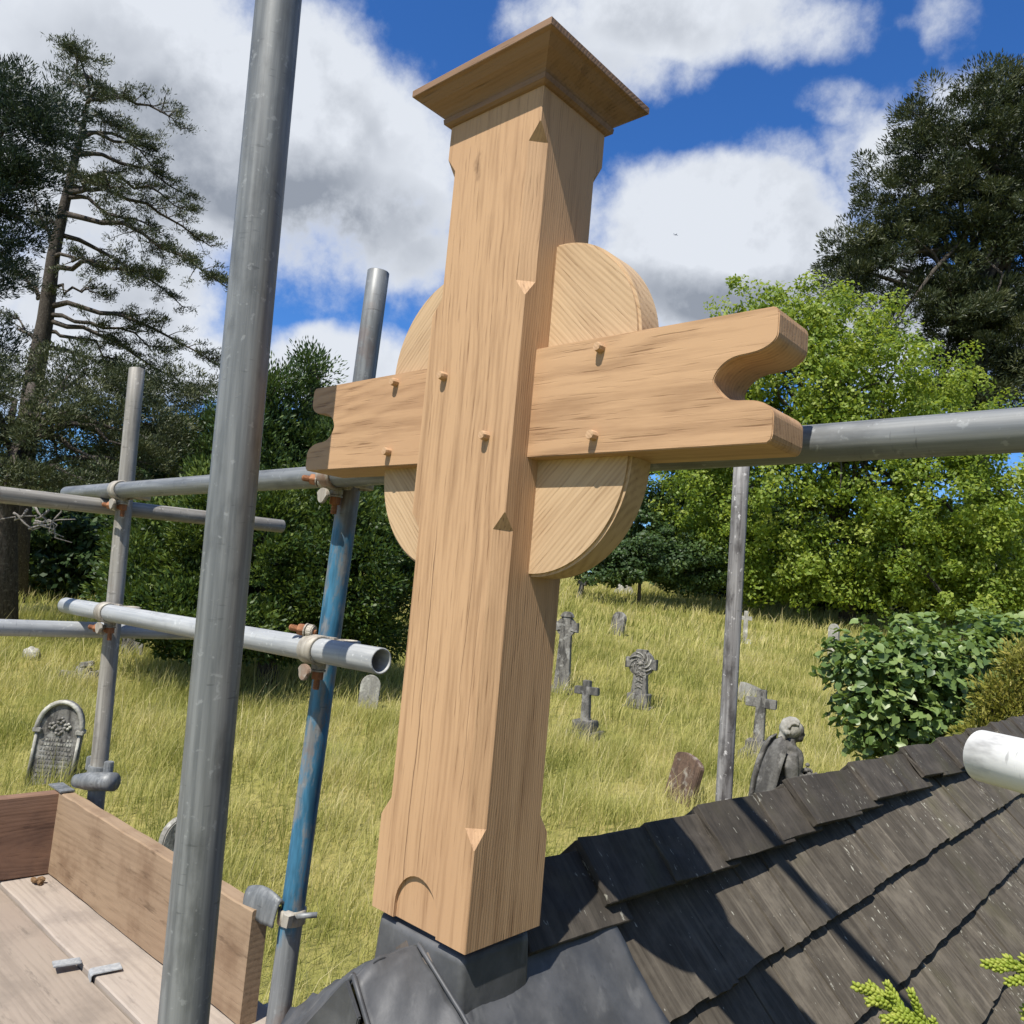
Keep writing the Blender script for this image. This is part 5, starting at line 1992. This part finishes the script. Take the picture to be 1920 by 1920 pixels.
def sprig(name, stems, d, label, foot):
    e = empty(name, at(*foot, d))
    tag(e, label, 'sprig', 'cypress sprigs at the lower right')
    rng = np.random.default_rng(len(stems) * 3 + int(foot[0]))
    V, Fq, T = [], [], []
    nv = 0
    bmB = bmesh.new()
    for pts, r in stems:
        P = [at(x, y, d + dz) for x, y, dz in pts]
        P = np.array(P)
        bm_t = []
        seg = np.linalg.norm(np.diff(P, axis=0), axis=1)
        cum = np.concatenate([[0], np.cumsum(seg)])
        L_ = cum[-1]
        n = int(L_ / .0026)
        for k in range(n):
            s = L_ * k / n
            i = min(len(seg) - 1, np.searchsorted(cum, s, 'right') - 1)
            q = P[i] + (P[i + 1] - P[i]) * (s - cum[i]) / seg[i]
            dr = unit(P[i + 1] - P[i])
            fr = s / L_
            rad = r * (1.1 - .35 * fr) * d / FPX
            _, x, y = frame_of(dr)
            for j in range(4):                       # four ranks of scale leaves round the shoot
                a = j * math.pi / 2 + (k % 2) * math.pi / 4
                out = x * math.cos(a) + y * math.sin(a)
                c = Vector(q) + out * rad * .55
                ax = (Vector(dr) * .85 + out * .5).normalized()
                rot = ax.to_track_quat('Z', 'Y').to_matrix()
                b0 = len(bmB.verts)
                add_ball(bmB, c, (rad * .55, rad * .42, rad * .95), 1, rot)
                T += [float(np.clip(.35 + .4 * fr + rng.normal(0, .12), 0, 1))] * (len(bmB.verts) - b0)
    me = bpy.data.meshes.new('shoots')
    bmB.to_mesh(me)
    bmB.free()
    a = me.attributes.new('tint', 'FLOAT', 'POINT')
    a.data.foreach_set('value', np.array(T[:len(me.vertices)], np.float32))
    me.polygons.foreach_set('use_smooth', np.ones(len(me.polygons), bool))
    link('shoots', me, SPRIG, e)
    bm = bmesh.new()
    P = [at(x, y, d + dz) for x, y, dz in stems[0][0]][0]
    add_tube(bm, [P, P + np.array([.05, -.02, -.12]), P + np.array([.10, .02, -.55]), P + np.array([.10, .02, -1.2])], [.002, .003, .006, .010], 6)
    link('stem', bm_mesh('stem', bm, smooth=True), BARK, e)


sprig('cypress_sprig', [
    ([(1790, 1960, .02), (1740, 1925, .01), (1690, 1895, 0), (1645, 1865, 0), (1600, 1848, -.01)], 11),
    ([(1660, 1873, 0), (1640, 1855, .005), (1622, 1838, .01)], 9), ([(1690, 1895, 0), (1675, 1865, .006), (1658, 1836, .01)], 9),
    ([(1675, 1885, 0), (1668, 1868, -.004), (1660, 1860, -.006)], 8), ([(1670, 1885, 0), (1640, 1876, -.01), (1620, 1880, -.01)], 10),
    ([(1730, 1922, 0), (1720, 1890, .0), (1710, 1865, .0), (1704, 1850, .004)], 9), ([(1720, 1915, 0), (1680, 1910, -.01), (1648, 1911, -.01)], 10),
    ([(1700, 1900, 0), (1685, 1898, -.004), (1670, 1895, -.006)], 9), ([(1755, 1935, 0), (1750, 1915, 0), (1745, 1905, 0)], 8)],
    .55, 'bright green cypress sprig poking up at the bottom edge', (1790, 1960))
sprig('cypress_sprig', [
    ([(1990, 1850, .02), (1950, 1830, .0), (1905, 1812, 0), (1870, 1806, 0), (1842, 1808, -.006)], 11),
    ([(1905, 1812, 0), (1890, 1798, 0), (1878, 1791, .004)], 9), ([(1940, 1826, 0), (1925, 1802, 0), (1912, 1790, .0)], 9),
    ([(1940, 1828, 0), (1910, 1838, -.006), (1884, 1842, -.01)], 10), ([(1890, 1809, 0), (1875, 1818, -.004), (1855, 1812, -.006)], 8)],
    .52, 'bright green cypress sprig at the right edge above the first', (1990, 1850))
sprig('cypress_sprig', [
    ([(1990, 1930, .02), (1950, 1915, .0), (1915, 1902, 0)], 12), ([(1950, 1915, 0), (1925, 1895, 0), (1916, 1885, 0)], 9)],
    .52, 'smallest cypress sprig tip in the lower right corner', (1990, 1930))

# the cypress these sprigs grow on stands beside the roof, just outside the right edge of the picture
cyp, p = None, np.array([2.35, 1.1, float(ground_z(2.35, 1.1))])
cyp = empty('cypress_tree', p)
tag(cyp, 'dense cypress beside the roof just outside the right edge of the picture', 'tree')
trunk(cyp, [p, p + np.array([0, 0, 2]), p + np.array([.05, .1, 4.6])], .12, .04)
EL = [(np.array([2.25, .55, -.6]), np.array([.95, 1.1, 2.3])), (np.array([2.5, 1.9, -.3]), np.array([1.25, 1.3, 2.6])), (np.array([2.6, 1.2, .9]), np.array([1.0, 1.2, 1.6]))]
rngc = np.random.default_rng(151)
ii = rngc.choice(3, 900)
dd_ = unit(rngc.normal(size=(900, 3)))
cc_ = np.array([EL[i][0] for i in ii]) + dd_ * np.array([EL[i][1] for i in ii]) * rngc.uniform(.7, 1, (900, 1))
k_ = np.repeat(np.arange(900), 40)
ax_ = unit(dd_[k_] + rngc.normal(size=(36000, 3)) * .6 + np.array([0, 0, .4]))
Pq = cc_[k_] + rngc.normal(0, .11, (36000, 3))
Vq, Fq_, Tq = leaf_quads(Pq, unit(np.cross(ax_, rngc.normal(size=(36000, 3)))), .16, .05, np.clip(rngc.normal(.5, .2, 36000), 0, 1), rngc, ax_)
link('crown', np_mesh('crown', Vq, Fq_, Tq), CYP, cyp)

# ------------------------------------------------------------------ passing airliner
pc = at(1267, 440, 5200)
e = empty('airliner', pc)
tag(e, 'tiny airliner crossing the clouds right of the cross', 'airplane')
hd = unit(RH * 1 + FH * .5)
Rm = Matrix((Vector(hd), Vector((-hd[1], hd[0], 0)), Vector((0, 0, 1)))).transposed().to_4x4()
m, b = newmat('airliner_paint')
finish(m, b, (.62, .64, .68), .4)
mp = Matrix.Translation(Vector(pc)) @ Rm
bm = bmesh.new()
add_tube(bm, [mp @ Vector((x, 0, z)) for x, z in ((-19, 1.2), (-14, .6), (-6, 0), (10, 0), (17, -.2), (19.5, -.6))], [.4, 1.3, 2.0, 2.0, 1.5, .3], 10)
link('fuselage', bm_mesh('fuselage', bm, smooth=True), m, e)
for s in (-1, 1):
    for nm_, q in (('wing', [(4, 0), (-2, 17), (-4, 17), (-3, 0)]), ('tailplane', [(-14, 0), (-17, 6.5), (-18.5, 6.5), (-18, 0)])):
        bm = bmesh.new()
        a = [bm.verts.new(mp @ Vector((x, s * y, .0 + .08 * y + .3))) for x, y in q]
        c = [bm.verts.new(mp @ Vector((x, s * y, -.3 + .08 * y))) for x, y in q]
        bm.faces.new(a)
        bm.faces.new(c[::-1])
        for k in range(4):
            bm.faces.new((a[k], a[(k + 1) % 4], c[(k + 1) % 4], c[k]))
        link(nm_, bm_mesh(nm_, bm), m, e)
    bm = bmesh.new()
    add_tube(bm, [mp @ Vector((5, s * 6, -1.4)), mp @ Vector((1, s * 6, -1.4))], 1.1, 8)
    link('engine', bm_mesh('engine', bm), m, e)
bm = bmesh.new()
a = [bm.verts.new(mp @ Vector((x, .2, z))) for x, z in ((-13, 1.5), (-17.5, 7.5), (-19.5, 7.5), (-18.5, 1.2))]
c = [bm.verts.new(mp @ Vector((x, -.2, z))) for x, z in ((-13, 1.5), (-17.5, 7.5), (-19.5, 7.5), (-18.5, 1.2))]
bm.faces.new(a)
bm.faces.new(c[::-1])
for k in range(4):
    bm.faces.new((a[k], a[(k + 1) % 4], c[(k + 1) % 4], c[k]))
link('tail_fin', bm_mesh('tail_fin', bm), m, e)
